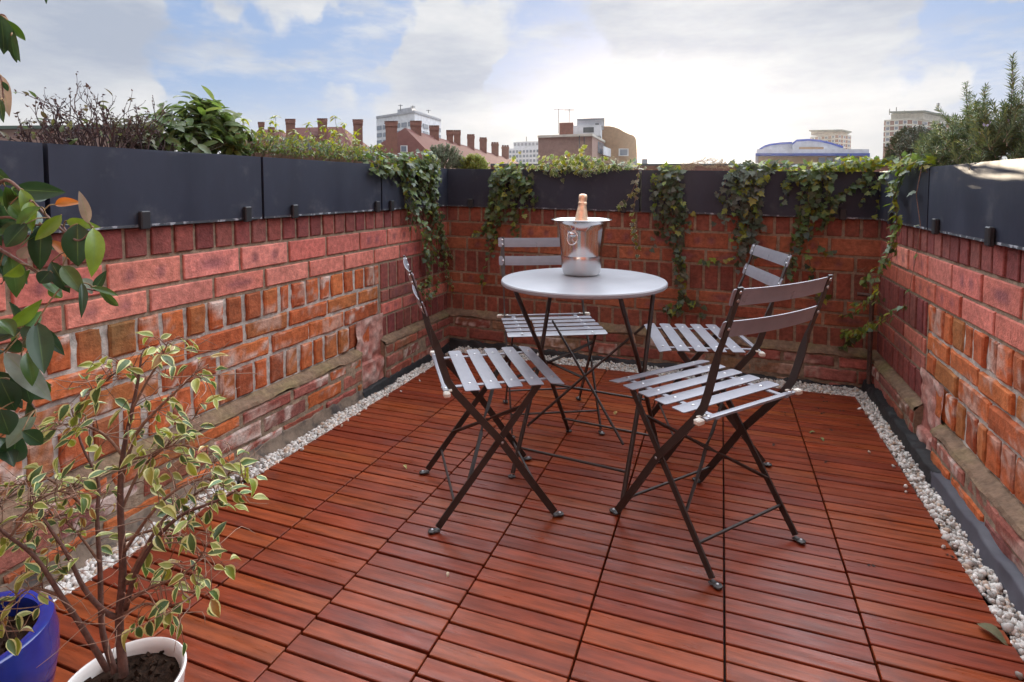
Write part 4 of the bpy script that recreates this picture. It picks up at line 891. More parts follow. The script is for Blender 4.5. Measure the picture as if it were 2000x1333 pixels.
# bare shrub
o = LP(180, 275); sh = thing('bare_shrub', 'bare purple brown shrub with few leaves standing in the left planter', 'shrub', tuple(o)); w = MB(); f = MB(); tips = []
for k in range(84):
    x = rnd(62, 300); p = LP(x, 284+.02*x)+np.array((rnd(-.08, .08), 0, -.03)); tx = x+(x-185)*.45+rnd(-35, 35); hgt = max(.06, .19-abs(tx-180)*.00065)*rnd(.75, 1.1)
    d = unit(LP(tx, 240)*np.array((0, 1, 0))-p*np.array((0, 1, 0))+np.array((rnd(-.04, .04), 0, hgt)))
    branch(w, p, d, hgt*rnd(.45, .85), .0027, 2, tips, .5, random.choice([(.055, .03, .035), (.08, .05, .045), (.05, .03, .03)]), (1, 3), 6)
for pts, d in tips:
    for q in pts[2:]:
        for m in range(1 if random.random() < .55 else 0):
            dd = unit(sphv()+d*.4); L = rnd(.005, .013)*(1 if random.random() < .85 else 1.6); f.leaf(q, dd, sphv(), L, L*.55, .8, 1.6, random.choice([(.055, .03, .035), (.10, .06, .05), (.07, .05, .04)]), nl=4)
    if random.random() < .22:
        q = pts[-1]; L = rnd(.022, .034); f.leaf(q, unit(d*.5+sphv()*.8), unit(np.array((0, 0, 1))+sphv()*.4), L, L*.42, .3, .4, jit(random.choice([(.10, .13, .05), (.15, .16, .07), (.12, .10, .05)]), .2), nl=5)
w.build('branches', MT['twig'], sh, org=o); f.build('foliage', MT['leaf'], sh, org=o, smooth=True)
# sage bush
def sage(label, o, cx, cy, rx, ry, n, lp, cols, L0, kind='sage_bush', cat='shrub', hang=.3, nst=26):
    sh = thing(kind, label, cat, tuple(o)); w = MB(); f = MB()
    for k in range(n):
        a = rnd(0, 6.28); rr = random.random()**.45; x = cx+rx*rr*math.cos(a); y = cy-ry*rr*abs(math.sin(a))*(1 if random.random() < .94 else 1.08)+rnd(-3, 4)
        p = lp(x, y); dep = math.sqrt(max(0, 1-rr*rr))*.11; p = p+np.array((rnd(-dep, dep)-(.02), rnd(-.03, .03), 0))
        c0 = lp(cx, cy+8); o2 = unit(p-c0)
        ax = unit(o2+sphv()*.35+np.array((0, 0, .35)))
        if k < nst: w.tube(spline([c0, (c0+p)/2+sphv()*.02, p], 6), .0016, 5, (.13, .11, .07))
        sx = unit(np.cross(ax, sphv())); 
        for m in range(random.randint(4, 7)):
            t = R(137*m); sd = sx*math.cos(t)+np.cross(ax, sx)*math.sin(t); L = rnd(*L0)
            d = unit(sd+ax*rnd(.2, .9)+np.array((0, 0, -hang*random.random()))); f.leaf(p-ax*.008*m, d, unit(ax+np.array((0, 0, .4))), L, L*rnd(.36, .46), rnd(.15, .4), rnd(.2, 1.0), jit(random.choice(cols), .2), nl=7, prof=lambda t: np.sin(np.pi*t**.92)**.62)
    w.build('branches', MT['twig'], sh, org=o); f.build('foliage', MT['leaf'], sh, org=o, smooth=True); return sh
SG = [(.12, .18, .06), (.15, .22, .065), (.10, .15, .06), (.18, .25, .08), (.17, .21, .12), (.08, .12, .045)]
sage('rounded green sage bush with long oval leaves on the left planter', LP(385, 290), 382, 292, 90, 106, 88, LP, SG, (.046, .078), hang=.55)
sage('small grey leaved sage tuft between the bare shrub and the big sage bush', LP(275, 285), 272, 285, 32, 72, 26, LP, [(.14, .14, .085), (.11, .12, .06), (.17, .16, .10)], (.020, .034))
sage('loose yellow green sage sprig leaning out at the right end of the sage bush', LP(462, 296), 462, 298, 30, 74, 24, LP, [(.18, .22, .05), (.14, .19, .05), (.10, .15, .045)], (.030, .048), hang=.7)
# tall yellow green stems
o = LP(600, 300); sp = thing('spurge_clump', 'tall thin stems with yellow green leaf rosettes along the left planter', 'plant', tuple(o)); w = MB(); f = MB()
YG = [(.34, .38, .045), (.26, .32, .05), (.42, .42, .06), (.20, .27, .05)]
spots = [(485, 232), (497, 262), (520, 236), (523, 250), (545, 225), (540, 254), (552, 262), (565, 255), (615, 240), (633, 247), (650, 262), (655, 270), (668, 226), (672, 250), (666, 258), (695, 240), (690, 258), (708, 262), (716, 270), (725, 282), (605, 278), (630, 282), (690, 275), (706, 285), (560, 270), (585, 272), (510, 275), (740, 285), (575, 262), (642, 235)]
for x, y in spots:
    tp = LP(x, y)+np.array((rnd(-.08, .06), 0, 0)); b = LP(x+rnd(-10, 10), 305)*np.array((0, 1, 0))+np.array((-1.80, 0, 1.085)); p = spline([b, b*.5+tp*.5+sphv()*.006, tp], 8); w.tube(p, [.0014]*4+[.0011]*4, 4, (.13, .13, .06))
    for k in range(random.randint(15, 22)):
        i = 7 if k < 8 else random.randint(4, 6); d = unit(sphv()*np.array((1, 1, .35))+np.array((0, 0, -.12))); L = rnd(.020, .036)*(1 if i == 7 else .8)
        f.leaf(p[i]+np.array((0, 0, rnd(-.010, .002))), d, (0, 0, 1), L, L*.42, .15, .5, jit(random.choice(YG), .2), nl=5)
w.tube([np.array((-1.80, .2, 1.086)), np.array((-1.80, 1.45, 1.086))], .003, 5, (.16, .13, .07))
w.build('stems', MT['twig'], sp, org=o); f.build('foliage', MT['leaf'], sp, org=o, smooth=True)
# low ground cover
o = LP(610, 305); gc_ = thing('ground_cover', 'low mixed green herbs carpeting the left planter under the tall stems', 'plant', tuple(o)); w = MB(); f = MB()
for k in range(1900):
    x = rnd(440, 745); y0 = 293+(x-455)*.092; h = rnd(0, 1)**1.3*(30+14*nz3(x*.02, 0, 1, 1)); p = LP(x, y0-h)+np.array((rnd(-.10, .09), 0, 0)); L = rnd(.012, .030); d = unit(sphv()+np.array((0, 0, .9)))
    c = random.choice([(.13, .19, .05), (.22, .27, .06), (.09, .14, .05), (.17, .20, .13), (.28, .30, .08), (.20, .14, .08)])
    f.leaf(p, d, sphv()+TOCAM(p)*.6, L, L*rnd(.25, .5), .2, .5, jit(c, .2), nl=4)
    if k % 6 == 0: w.tube([p*np.array((0, 1, 0))+np.array((-1.80, 0, 1.085)), p], .0009, 4, (.16, .13, .07))
w.tube([np.array((-1.80, .05, 1.086)), np.array((-1.80, 1.35, 1.086))], .003, 5, (.16, .13, .07))
w.build('stems', MT['twig'], gc_, org=o); f.build('foliage', MT['leaf'], gc_, org=o, smooth=True)
# needle shrubs
def needles(name, label, o, shoots, cols, L0, W0, dens, fl=0, wd=(.12, .08, .05)):
    sh = thing(name, label, 'shrub', tuple(o)); w = MB(); f = MB(); fw = MB()
    for pts, r in shoots:
        ln = sum(np.linalg.norm(a-b) for a, b in zip(pts, pts[1:])); n = max(5, int(ln/.012)); p = spline(pts, n); w.tube(p, [r*(1-.65*i/(n-1)) for i in range(n)], 5, wd)
        for i in range(1, n):
            tt = unit(p[min(i+1, n-1)]-p[i-1]); sx = unit(np.cross(tt, sphv()))
            for k in range(dens):
                a = 6.283*k/dens+i*.9; sd = sx*math.cos(a)+np.cross(tt, sx)*math.sin(a); q = p[i]+tt*rnd(-.006, .006); f.needle(q, unit(sd+tt*rnd(.35, 1.1)), tt, rnd(*L0)*(1 if i < n-2 else .8), W0, jit(random.choice(cols), .25))
        if fl and random.random() < fl:
            q = p[random.randint(n//2, n-1)]
            fw = MB(); [fw.leaf(q, sphv(), sphv(), .012, .008, .2, .6, (.55, .52, .72), nl=4) for k in range(4)]; fw.build('flower', MT['dry'], sh, org=o)
    w.build('branches', MT['twig'], sh, org=o); f.build('foliage', MT['needle'], sh, org=o)
    return sh
ROS = [(.095, .14, .065), (.125, .175, .075), (.07, .105, .052), (.16, .20, .10), (.19, .22, .08)]
o = RP(1935, 318); sh = []
def shoot(lp, x0, y0, x1, y1, dep=.10, r=.0022):
    a = lp(x0, y0)+np.array((rnd(-dep, dep*.6), 0, 0)); b = lp(x1, y1)+np.array((rnd(-dep, dep*.6), 0, 0)); m = a*.5+b*.5+sphv()*.012+np.array((0, 0, -.012)); return ([a, m, b], r)
for x0, y0, x1, y1 in ((1960, 310, 1990, 128), (1990, 310, 2006, 110), (1965, 300, 1972, 160), (1925, 300, 1935, 162), (1930, 300, 1905, 172), (1920, 300, 1916, 185), (1940, 310, 1950, 176), (1915, 310, 1892, 215), (1900, 315, 1875, 232), (1900, 315, 1893, 240), (1890, 318, 1848, 250), (1885, 318, 1862, 240), (1880, 320, 1838, 280), (1880, 325, 1822, 285), (1885, 325, 1845, 300), (1880, 328, 1815, 310), (1900, 325, 1905, 335), (1930, 322, 1915, 338), (1910, 320, 1890, 332), (1960, 318, 1935, 332), (1980, 300, 1995, 200)): sh.append(shoot(RP, x0, y0, x1, y1, .07))
for k in range(34): x = rnd(1822, 1890); sh.append(shoot(RP, x+rnd(5, 30), 326, x, rnd(262, 318), .10, .0015))
for k in range(130):
    x = rnd(1862, 2020); y = rnd(250, 320) if x > 1900 else rnd(280, 322); sh.append(shoot(RP, x+rnd(-10, 20), y+25, x+rnd(-35, 15), y-rnd(15, 55) if x < 1960 else y-rnd(20, 75), .12, .0016))
needles('rosemary_bush', 'large rosemary bush with pale lilac flowers at the top right, overhanging the sunlit planter', o, sh, ROS, (.017, .028), .0038, 9, .10)
o = RP(1790, 320); sh = []
for k in range(330):
    a = rnd(.0, 3.10); rr = random.random()**.4; cx, cy = 1792, 318; x = cx+56*rr*math.cos(a); y = cy-72*rr*math.sin(a); p = RP(x, y)+np.array((rnd(-.10, .10)*math.sqrt(max(.05, 1-rr*rr)), 0, 0)); d = unit(p-RP(cx, cy+25)+sphv()*.03); sh.append(([p-d*.05, p-d*.02+sphv()*.004, p], .0013))
needles('heather_bush', 'dark round bush with fine needles to the left of the rosemary', o, sh, [(.035, .055, .028), (.05, .07, .035), (.06, .075, .03), (.075, .06, .035)], (.012, .020), .0034, 9)
o = BP2(860, 325); sh = []
for k in range(300):
    a = rnd(.0, 3.14); rr = random.random()**.42; x = 866+46*rr*math.cos(a); y = 326-44*rr*math.sin(a); p = BP2(x, y)+np.array((0, rnd(-.09, .09)*math.sqrt(max(.05, 1-rr*rr)), 0)); d = unit(p-BP2(866, 345)+sphv()*.02); sh.append(([p-d*.05, p-d*.025+sphv()*.004, p], .0013))
needles('lavender_bush', 'grey green lavender mound in the corner where left and back planters meet', o, sh, [(.16, .20, .13), (.12, .16, .10), (.20, .23, .14), (.11, .15, .07)], (.014, .022), .0042, 8)
o = BP2(925, 328); sh = []
for k in range(150):
    a = rnd(.0, 3.14); rr = random.random()**.45; x = 927+26*rr*math.cos(a); y = 330-28*rr*math.sin(a); p = BP2(x, y)+np.array((0, rnd(-.05, .05), 0)); d = unit(p-BP2(927, 340)+sphv()*.02); sh.append(([p-d*.035, p-d*.02+sphv()*.003, p], .0012))
needles('conifer_tuft', 'small bright yellow green tuft next to the lavender mound', o, sh, [(.34, .38, .06), (.25, .31, .06), (.18, .24, .05)], (.012, .020), .0050, 8)
o = BP2(1380, 328); sh = []
for k in range(70):
    x = rnd(1328, 1430); p = BP2(x, 330-rnd(2, 24)*(1-abs(x-1385)/62))+np.array((0, rnd(-.06, .06), 0)); d = unit(sphv()*np.array((1.2, .6, .5))+np.array((.5, 0, .25))); sh.append(([p-d*.04, p-d*.01+sphv()*.006, p+d*.02], .0012))
needles('dry_heather', 'dry straw coloured heather clump on the back planter right of the sun', o, sh, [(.30, .20, .13), (.38, .28, .18), (.22, .15, .09), (.25, .22, .10)], (.006, .012), .0022, 6, 0, (.28, .19, .12))
sage('low leafy weeds on the back planter at its brightest spot', BP2(1210, 330), 1205, 332, 52, 24, 70, BP2, [(.22, .20, .12), (.15, .15, .08), (.28, .24, .14)], (.014, .024), 'weed_clump', 'plant')

# ------------------------------------------------------------------ small things
p0 = on_y(1704, 770, 1.865)*np.array((1, 1, 0)); px_, py_ = .672, 1.868
pi = thing('drain_pipe', 'thin brown metal pipe standing in the gravel in the right back corner', 'pipe', (px_, py_, -.02)); mb = MB()
COPPER = M_('old_pipe', base=(.085, .05, .04), rough=.55, var=.45, vscale=60, metal=.2)
mb.tube([(px_, py_, -.025), (px_, py_, .2), (px_+.002, py_, .445)], .0105, 12); mb.build('riser', COPPER, pi, smooth=True, org=(px_, py_, -.02), angle=40)
mb = MB(); mb.tube(spline([(px_+.002, py_, .445), (px_+.002, py_, .466), (px_-.008, py_+.004, .474), (px_-.04, py_+.010, .476), (px_-.06, py_+.012, .476)], 12), .0095, 12); mb.build('elbow', COPPER, pi, smooth=True, org=(px_, py_, -.02), angle=40)
mb = MB(); mb.lathe([(.0125, 0), (.0125, .016), (.010, .018), (.010, -.002)], 14, (px_+.002, py_, .428)); mb.build('collar', COPPER, pi, smooth=True, org=(px_, py_, -.02), angle=40)
q = on_y(1690, 535, 1.93); ds = thing('withered_sprig', 'withered brown ivy sprig hanging on the back wall beside the pipe', 'dead plant', tuple(q)); w = MB(); f = MB()
pts = [on_y(a, b, 1.93) for a, b in ((1668, 530), (1684, 526), (1690, 545), (1686, 570))]; w.tube(spline(pts, 10), .0013, 5, (.20, .13, .08)); w.tube([on_y(1676, 532, 1.93), on_y(1692, 522, 1.93)], .001, 4, (.2, .13, .08))
for k in range(12):
    b = on_y(rnd(1682, 1694), rnd(530, 575), 1.925); f.leaf(b, unit(sphv()+np.array((0, 0, -.6))), sphv(), .020, .012, .6, 1.5, jit(random.choice([(.30, .17, .07), (.22, .12, .06)]), .2), nl=5)
w.build('stem', MT['twig'], ds, org=q); f.build('foliage', MT['dry'], ds, org=q, smooth=True)
def fallen(x, y, L, col, label, group=None, ang=None, curl=1.0):
    p = on_z(x, y, .0022); f = MB(); a = rnd(0, 6.28) if ang is None else ang
    f.leaf(np.zeros(3), (math.cos(a), math.sin(a), .12), (0, 0, 1), L, L*.5, .55, curl, jit(col, .1), nl=7, wave=.05)
    o = f.build('fallen_leaf', MT['dry'], smooth=True); o.location = p+np.array((0, 0, .004)); return tag(o, label, 'leaf', group)
o = fallen(1908, 1222, .062, (.12, .12, .06), 'largest fallen leaf, curled and grey green, near the bottom right corner of the deck', 'fallen leaves on the deck', -.75, .6)
fallen(788, 911, .022, (.34, .32, .12), 'small pale fallen leaf on the deck left of the left chair', 'fallen leaves on the deck')
fallen(1592, 846, .026, (.13, .15, .05), 'green fallen leaf on the deck right of the foreground chair, farther of a pair', 'fallen leaves on the deck'); fallen(1602, 857, .026, (.16, .16, .06), 'green fallen leaf on the deck right of the foreground chair, nearer of a pair', 'fallen leaves on the deck')
fallen(1205, 806, .034, (.30, .20, .06), 'yellow brown crumpled leaf on the deck under the table', 'fallen leaves on the deck', None, 1.5)
fallen(875, 1120, .016, (.45, .40, .28), 'tiny pale curl of leaf on the front boards in the middle of the deck', 'fallen leaves on the deck', None, 1.8)
mbx = [(1608, 776), (1612, 784), (1594, 797), (1643, 801), (1608, 807), (1533, 811), (1626, 840), (1434, 877), (1614, 902), (1513, 868), (1702, 1102), (1855, 1087), (1678, 831), (1530, 806)]
for x, y in mbx:
    p = on_z(x, y, .002); f = MB()
    for k in range(2): f.leaf(sphv()*np.array((.005, .005, 0)), (rnd(-1, 1), rnd(-1, 1), .05), (0, 0, 1), rnd(.010, .02), .008, .4, .9, (.035, .02, .015), nl=4)
    o = f.build('leaf_fragment', MT['dry'], smooth=True); o.location = p; tag(o, 'tiny dark leaf fragment lying on the deck boards', 'debris', 'dark leaf fragments on the deck')

# ------------------------------------------------------------------ the house the terrace belongs to (behind the viewer)
hw = thing('house_wall', 'brick rear wall of the house with a white glazed door, mirrored in the champagne bucket', 'house wall', (-.5, -2.1, 0)); O = np.array((-.5, -2.1, 0)); mb = MB()
for x0, x1, z0, z1 in ((-2.6, -.95, -.3, 3.5), (-.05, 1.7, -.3, 3.5), (-.95, -.05, 2.05, 3.5)): mb.box(((x0+x1)/2, -2.1, (z0+z1)/2), (x1-x0, .25, z1-z0))
mb.build('wall', M_('house_brick', base=(.36, .12, .075), rough=.85, var=.35, vscale=14, bump=.4, bscale=60), hw, org=O)
mb = MB()
for x0, x1, z0, z1 in ((-.95, -.86, 0, 2.05), (-.14, -.05, 0, 2.05), (-.86, -.14, 1.95, 2.05), (-.86, -.14, 0, .25), (-.86, -.14, .95, 1.05)): mb.box(((x0+x1)/2, -2.03, (z0+z1)/2), (x1-x0, .07, z1-z0), None, .004)
dr = mb.build('door', MT['whitepot'], hw, org=O); mb = MB(); mb.box((-.5, -2.05, 1.1), (.74, .02, 1.75)); mb.build('pane', BM['glass'], dr, org=O)

# ------------------------------------------------------------------ buildings beyond the wall
FH = unit(FW*np.array((1, 1, 0))); GZ = -15.0; HAZE = .00028
def ft_(x, d): return at(x, 365, d)[:2]
def zz(y, d): return at(1012, y, d)[2]
def blk(par, name, mat, foot, z0, z1, org=None):
    P = [np.array((*ft_(x, d), z0)) for x, d in foot]; mb = MB(); mb.prism(P, (0, 0, z1-z0)); o = mb.build(name, mat, par, org=np.array(par.location) if par else None); return o
def face(par, name, mat, a, b, u0, u1, z0, z1, off=.12, th=.10, inner=None):
    A, B = np.array(ft_(*a)), np.array(ft_(*b)); n = unit(np.array((B[1]-A[1], A[0]-B[0]))); 
    if n@(CAM[:2]-A) < 0: n = -n
    p, q = A+(B-A)*u0+n*off, A+(B-A)*u1+n*off; mb = MB(); P = [(*p, z0), (*q, z0), (*q, z1), (*p, z1)]; mb.prism(P, (-n[0]*th, -n[1]*th, 0)); o = mb.build(name, mat, par, org=np.array(par.location))
    if inner:
        mb = MB(); w = (q-p); m = .12; p2, q2 = p+w*m+n*.03, q-w*m+n*.03; h = z1-z0; mb.prism([(*p2, z0+h*.1), (*q2, z0+h*.1), (*q2, z1-h*.1), (*p2, z1-h*.1)], (-n[0]*.02, -n[1]*.02, 0)); mb.build('pane', inner, o, org=np.array(par.location))
    return o
def house(name, label, x, d, cat='building', group=None): p = ft_(x, d); return thing(name, label, cat, (p[0], p[1], GZ), group)
def chim(par, x0, x1, yt, yb, d, dd=1.2, pots=4, mat='redbrick'):
    d2 = d+dd; z0, z1 = zz(yb, d), zz(yt+2.2, d); c = blk(par, 'chimney', BM[mat], [(x0, d), (x1, d), (x1+(x1-1012)*0, d2), (x0, d2)], z0, z1); L = np.array(par.location)
    mb = MB(); cap = [np.array((*ft_(x, q), z1-.25)) for x, q in ((x0-.7, d-.1), (x1+.7, d-.1), (x1+.7, d2+.1), (x0-.7, d2+.1))]; mb.prism(cap, (0, 0, .22))
    mb.build('chimney_cap', BM['redbrick'], c, org=L)
    for k in range(pots):
        f = (k+.5)/pots; a = ft_(x0+(x1-x0)*f, d+dd*.5); mb = MB(); h = (zz(yt, d)-z1)+.12; mb.lathe([(.16, 0), (.14, h*.8), (.17, h), (.10, h), (.10, h*.3)], 10, (a[0], a[1], z1-.03)); mb.build('chimney_pot', BM['pot'], c, org=L)
# receding red terrace
te = house('terrace_house', 'long red tiled terrace with a row of chimneys left of the brick block', 880, 50)
L = np.array(te.location); A = at(791, 250, 41); B = at(1006, 314, 92); B[2] = A[2]; al = unit((B-A)*np.array((1, 1, 0))); no = np.array((al[1], -al[0], 0)); no = no if no@(CAM-A) > 0 else -no
ev = 4.6; rd = 5.6; E1 = A-al*4.2+no*rd-np.array((0, 0, ev)); E2 = B+no*rd-np.array((0, 0, ev)); E3 = B-no*rd-np.array((0, 0, ev)); E4 = A-al*4.2-no*rd-np.array((0, 0, ev))
mb = MB(); mb.add([A, B, E1, E2, E3, E4], [[0, 1, 3, 2], [0, 2, 5], [0, 5, 4, 1], [1, 4, 3], [2, 3, 4, 5]]); rf = mb.build('roof', BM['redroof'], te, org=L)
mb = MB(); mb.prism([E1-no*.5+al*.4, E2-no*.5, E3+no*.5, E4+no*.5+al*.4], (0, 0, GZ-E1[2])); mb.build('wall', BM['redbrick'], te, org=L)
for k in range(9):   # dormer-height windows under the eaves
    c = E1+(E2-E1)*((k+.6)/9.5)+no*(-.42)-np.array((0, 0, 1.35)); mb = MB(); mb.box(c, (1.1, .12, 1.5), np.array([al, no, (0, 0, 1)])); wn = mb.build('window', BM['wframe'], te, org=L); mb = MB(); mb.box(c+no*.07, (.85, .04, 1.25), np.array([al, no, (0, 0, 1)])); mb.build('pane', BM['glass'], wn, org=L)
for x0, x1, yt, yb, pots in ((803, 824, 238, 275, 4), (840, 858, 247, 285, 4), (873, 886, 256, 285, 3), (887, 900, 256, 285, 3), (913, 927, 264, 295, 3), (937, 951, 270, 300, 3), (960, 974, 279, 305, 3), (980, 994, 285, 310, 3)):
    xm = (x0+x1)/2; k = ray(xm, 300)[:2]; M2 = np.array([[k[0], -al[0]], [k[1], -al[1]]]); s_ = np.linalg.solve(M2, A[:2]-CAM[:2]); chim(te, x0, x1, yt, yb, s_[0]-.4, 1.1, pots)
chim(te, 754.5, 777, 238, 330, 38, 1.5, 5)
face(te, 'gable_window', BM['wframe'], (783, 37.5), (796, 37.5), 0, 1, zz(298, 37.5), zz(285, 37.5), 0, .1, BM['glass'])
# red houses on the left
rh = house('red_house', 'red tiled house with tall chimneys behind the yellow green stems', 620, 46); L = np.array(rh.location)
def roofp(par, pts, ext, mat='redroof', nm='roof'): mb = MB(); mb.prism(pts, ext); return mb.build(nm, BM[mat], par, org=np.array(par.location))
A, B = at(572, 250, 50), at(668, 248, 50); C1, D1 = at(692, 292, 46), at(540, 292, 46); B2 = B; back = FH*9
mb = MB(); mb.add([A, B, C1, D1, C1+back, D1+back], [[0, 1, 2, 3], [1, 4, 2], [0, 3, 5], [0, 5, 4, 1], [3, 2, 4, 5]]); mb.build('roof', BM['redroof'], rh, org=L)
mb = MB(); mb.prism([D1+FH*.4, C1+FH*.4, C1+back-FH*.4, D1+back-FH*.4], (0, 0, GZ-D1[2])); mb.build('wall', BM['redbrick'], rh, org=L)
chim(rh, 561, 579, 234, 275, 48.5, 1.3, 4); chim(rh, 623, 641, 233, 280, 48.2, 1.3, 4); chim(rh, 692, 710, 235, 330, 45, 1.3, 4)
for x in (612, 622, 632): chim(rh, x-4, x+3, 268, 292, 46.2, .8, 1)
face(rh, 'dormer', BM['dgrey'], (601, 45), (636, 45), 0, 1, zz(294, 45), zz(279, 45), .0, 1.5, BM['glass'])
r2 = house('red_house', 'lower red roofed house at the left end of the chimney row, beside the sage bush', 520, 52); A, B = at(505, 253, 56), at(548, 254, 56); C1, D1 = at(566, 292, 52), at(470, 292, 52); L2 = np.array(r2.location)
mb = MB(); mb.add([A, B, C1, D1, C1+back, D1+back], [[0, 1, 2, 3], [1, 4, 2], [0, 3, 5], [0, 5, 4, 1], [3, 2, 4, 5]]); mb.build('roof', BM['redroof'], r2, org=L2)
mb = MB(); mb.prism([D1+FH*.4, C1+FH*.4, C1+back-FH*.4, D1+back-FH*.4], (0, 0, GZ-D1[2])); mb.build('wall', BM['redbrick'], r2, org=L2); chim(r2, 508, 519, 240, 275, 54, 1.2, 3); chim(r2, 527, 539, 250, 275, 54, 1.2, 3)
# white office block
of = house('office_block', 'white concrete office block rising behind the red terrace', 800, 125); a, b, c = (737, 128), (811, 118), (862, 133)
ft4 = [a, b, c, (800, 155)]; blk(of, 'wall', BM['white'], ft4, GZ, zz(222, 118)); blk(of, 'parapet', BM['grey'], [(736.5, 127.6), (811, 117.5), (862.6, 132.8), (800, 156)], zz(222.0, 118), zz(217.5, 118))
for p, q, nb in ((a, b, 6), (b, c, 4)):
    for r_ in range(4):
        z1 = zz(238+15*r_, 118)
        for k in range(nb): face(of, 'window', BM['glass'], p, q, (k+.12)/nb, (k+.88)/nb, z1-zz(246, 118)+zz(239, 118)-.0, z1, .15, .1) if False else face(of, 'window', BM['glass'], p, q, (k+.12)/nb, (k+.88)/nb, z1-.95, z1, .15, .1)
blk(of, 'plant_room', BM['grey'], [(778, 126), (806, 122), (820, 130), (800, 136)], zz(218, 118), zz(211, 122))
def mast(par, x, y0, y1, d, arms=0, r=.05):
    p = ft_(x, d); mb = MB(); mb.tube([(*p, zz(y0, d)), (*p, zz(y1, d))], r, 6)
    for k in range(arms): z = zz(y1+1.5+2.5*k, d); mb.tube([(p[0]-RT[0]*.5, p[1]-RT[1]*.5, z), (p[0]+RT[0]*.5, p[1]+RT[1]*.5, z)], r*.6, 5)
    mb.build('aerial', BM['dgrey'], par, org=np.array(par.location))
mast(of, 784, 218, 206, 124, 1, .09); mast(of, 808, 214, 208, 122, 2, .09); mast(of, 838, 222, 216, 124, 1, .08)
# pale modern block with scaffold-like balconies
pm = house('apartment_block', 'distant pale modern apartment block left of the brown brick block', 1020, 150); a, b = (994, 150), (1054, 146); blk(pm, 'wall', BM['white'], [a, b, (1054, 170), (994, 170)], GZ, zz(290, 148)); blk(pm, 'penthouse', BM['white'], [(1003, 150), (1053, 147), (1053, 165), (1003, 165)], zz(290, 148), zz(277, 148))
for r_ in range(3):
    for k in range(9): face(pm, 'window', BM['glass'], a, b, (k+.2)/9, (k+.8)/9, zz(299+9*r_, 148), zz(294+9*r_, 148), .2)
for k in range(7): face(pm, 'window', BM['grey'], (1003, 150), (1053, 147), (k+.2)/7, (k+.75)/7, zz(285, 148), zz(279.5, 148), .2)
mast(pm, 1028, 277, 268, 145, 0, .1)
# brown brick block with curved wall
bb = house('brick_block', 'brown brick flats with white parapet, penthouse and a curved wall catching the sun', 1150, 58); a, b, c = (1051, 58), (1156, 56), (1184, 66)
blk(bb, 'wall', BM['palebrick'], [a, b, c, (1100, 78)], GZ, zz(267, 56)); blk(bb, 'parapet', BM['cream'], [(1049.5, 57.7), (1156.5, 55.5), (1185.5, 66), (1100, 79)], zz(267, 56), zz(262.5, 56))
blk(bb, 'penthouse', BM['white'], [(1119, 60), (1172, 59), (1176, 66), (1119, 66)], zz(264, 58), zz(247, 60)); blk(bb, 'lift_room', BM['white'], [(1127, 61), (1178, 60), (1178, 66), (1127, 66)], zz(247, 60), zz(234.5, 60)); blk(bb, 'roof_slab', BM['grey'], [(1126, 60.5), (1179.5, 59.5), (1179.5, 66.5), (1126, 66.5)], zz(234.5, 60), zz(232.6, 60))
face(bb, 'window', BM['dgrey'], (1119, 60), (1172, 59), .38, .76, zz(261, 60), zz(251, 60), .12); face(bb, 'vent', BM['dgrey'], (1127, 61), (1178, 60), .70, .74, zz(246, 60), zz(241.5, 60), .1); face(bb, 'vent', BM['dgrey'], (1127, 61), (1178, 60), .77, .81, zz(246, 60), zz(241.5, 60), .1)
blk(bb, 'chimney', BM['redbrick'], [(1092, 57.5), (1119, 57.2), (1119, 59), (1092, 59)], zz(264, 57), zz(240, 57)); mast(bb, 1090.5, 262, 214, 57, 1, .03); mast(bb, 1111, 240, 214, 57.5, 2, .03); mast(bb, 1131, 320, 266, 55.5, 0, .05); mast(bb, 1140.5, 320, 268, 55.5, 0, .05)
mb = MB(); pr = [(1171, 247), (1190, 247), (1199, 248.5), (1209, 252), (1219, 258), (1229, 262.5), (1237, 265), (1241.5, 270), (1243, 277), (1244, 300), (1245, 420), (1171, 420)]; mb.prism([at(x, y, 64) for x, y in pr][::-1], unit(ray(1215, 365)*np.array((1, 1, 0)))*9); mb.build('curved_wall', BM['tan'], bb, org=np.array(bb.location))
face(bb, 'window', BM['wframe'], (1207.5, 64), (1226.5, 64), 0, 1, zz(305.5, 64), zz(291, 64), .12, .1, BM['glass'])
face(bb, 'balcony', BM['white'], (1168, 60), (1187, 66), 0, 1, zz(305, 62), zz(289, 62), .6, .1); face(bb, 'window', BM['glass'], b, c, .35, .85, zz(300, 60), zz(278, 60), .1)
# low flat roofs
lr = house('flat_roof_house', 'low flat roofed house whose brown parapet shows just above the back planters', 1350, 15); blk(lr, 'wall', BM['redbrick'], [(960, 15), (1790, 15), (1790, 22), (960, 22)], GZ, zz(324, 15)); blk(lr, 'parapet', BM['dgrey'], [(958, 14.9), (1792, 14.9), (1792, 22.1), (958, 22.1)], zz(324, 15), zz(320.5, 15))
for x0, x1, y in ((1253, 1264, 311), (1236, 1244, 312)): blk(lr, 'roof_vent', BM['grey'], [(x0, 17), (x1, 17), (x1, 17.4), (x0, 17.4)], zz(322, 17), zz(y, 17))
ln = house('flat_roof_house', 'low house with a green roof edge at the far left behind the bare shrub', 100, 9); blk(ln, 'wall', BM['palebrick'], [(-420, 9.5), (300, 9.0), (330, 14), (-420, 14)], GZ, zz(254, 9.2)); blk(ln, 'parapet', BM['green'], [(-424, 9.4), (304, 8.9), (334, 14.1), (-424, 14.1)], zz(254, 9.2), zz(248, 9.2))
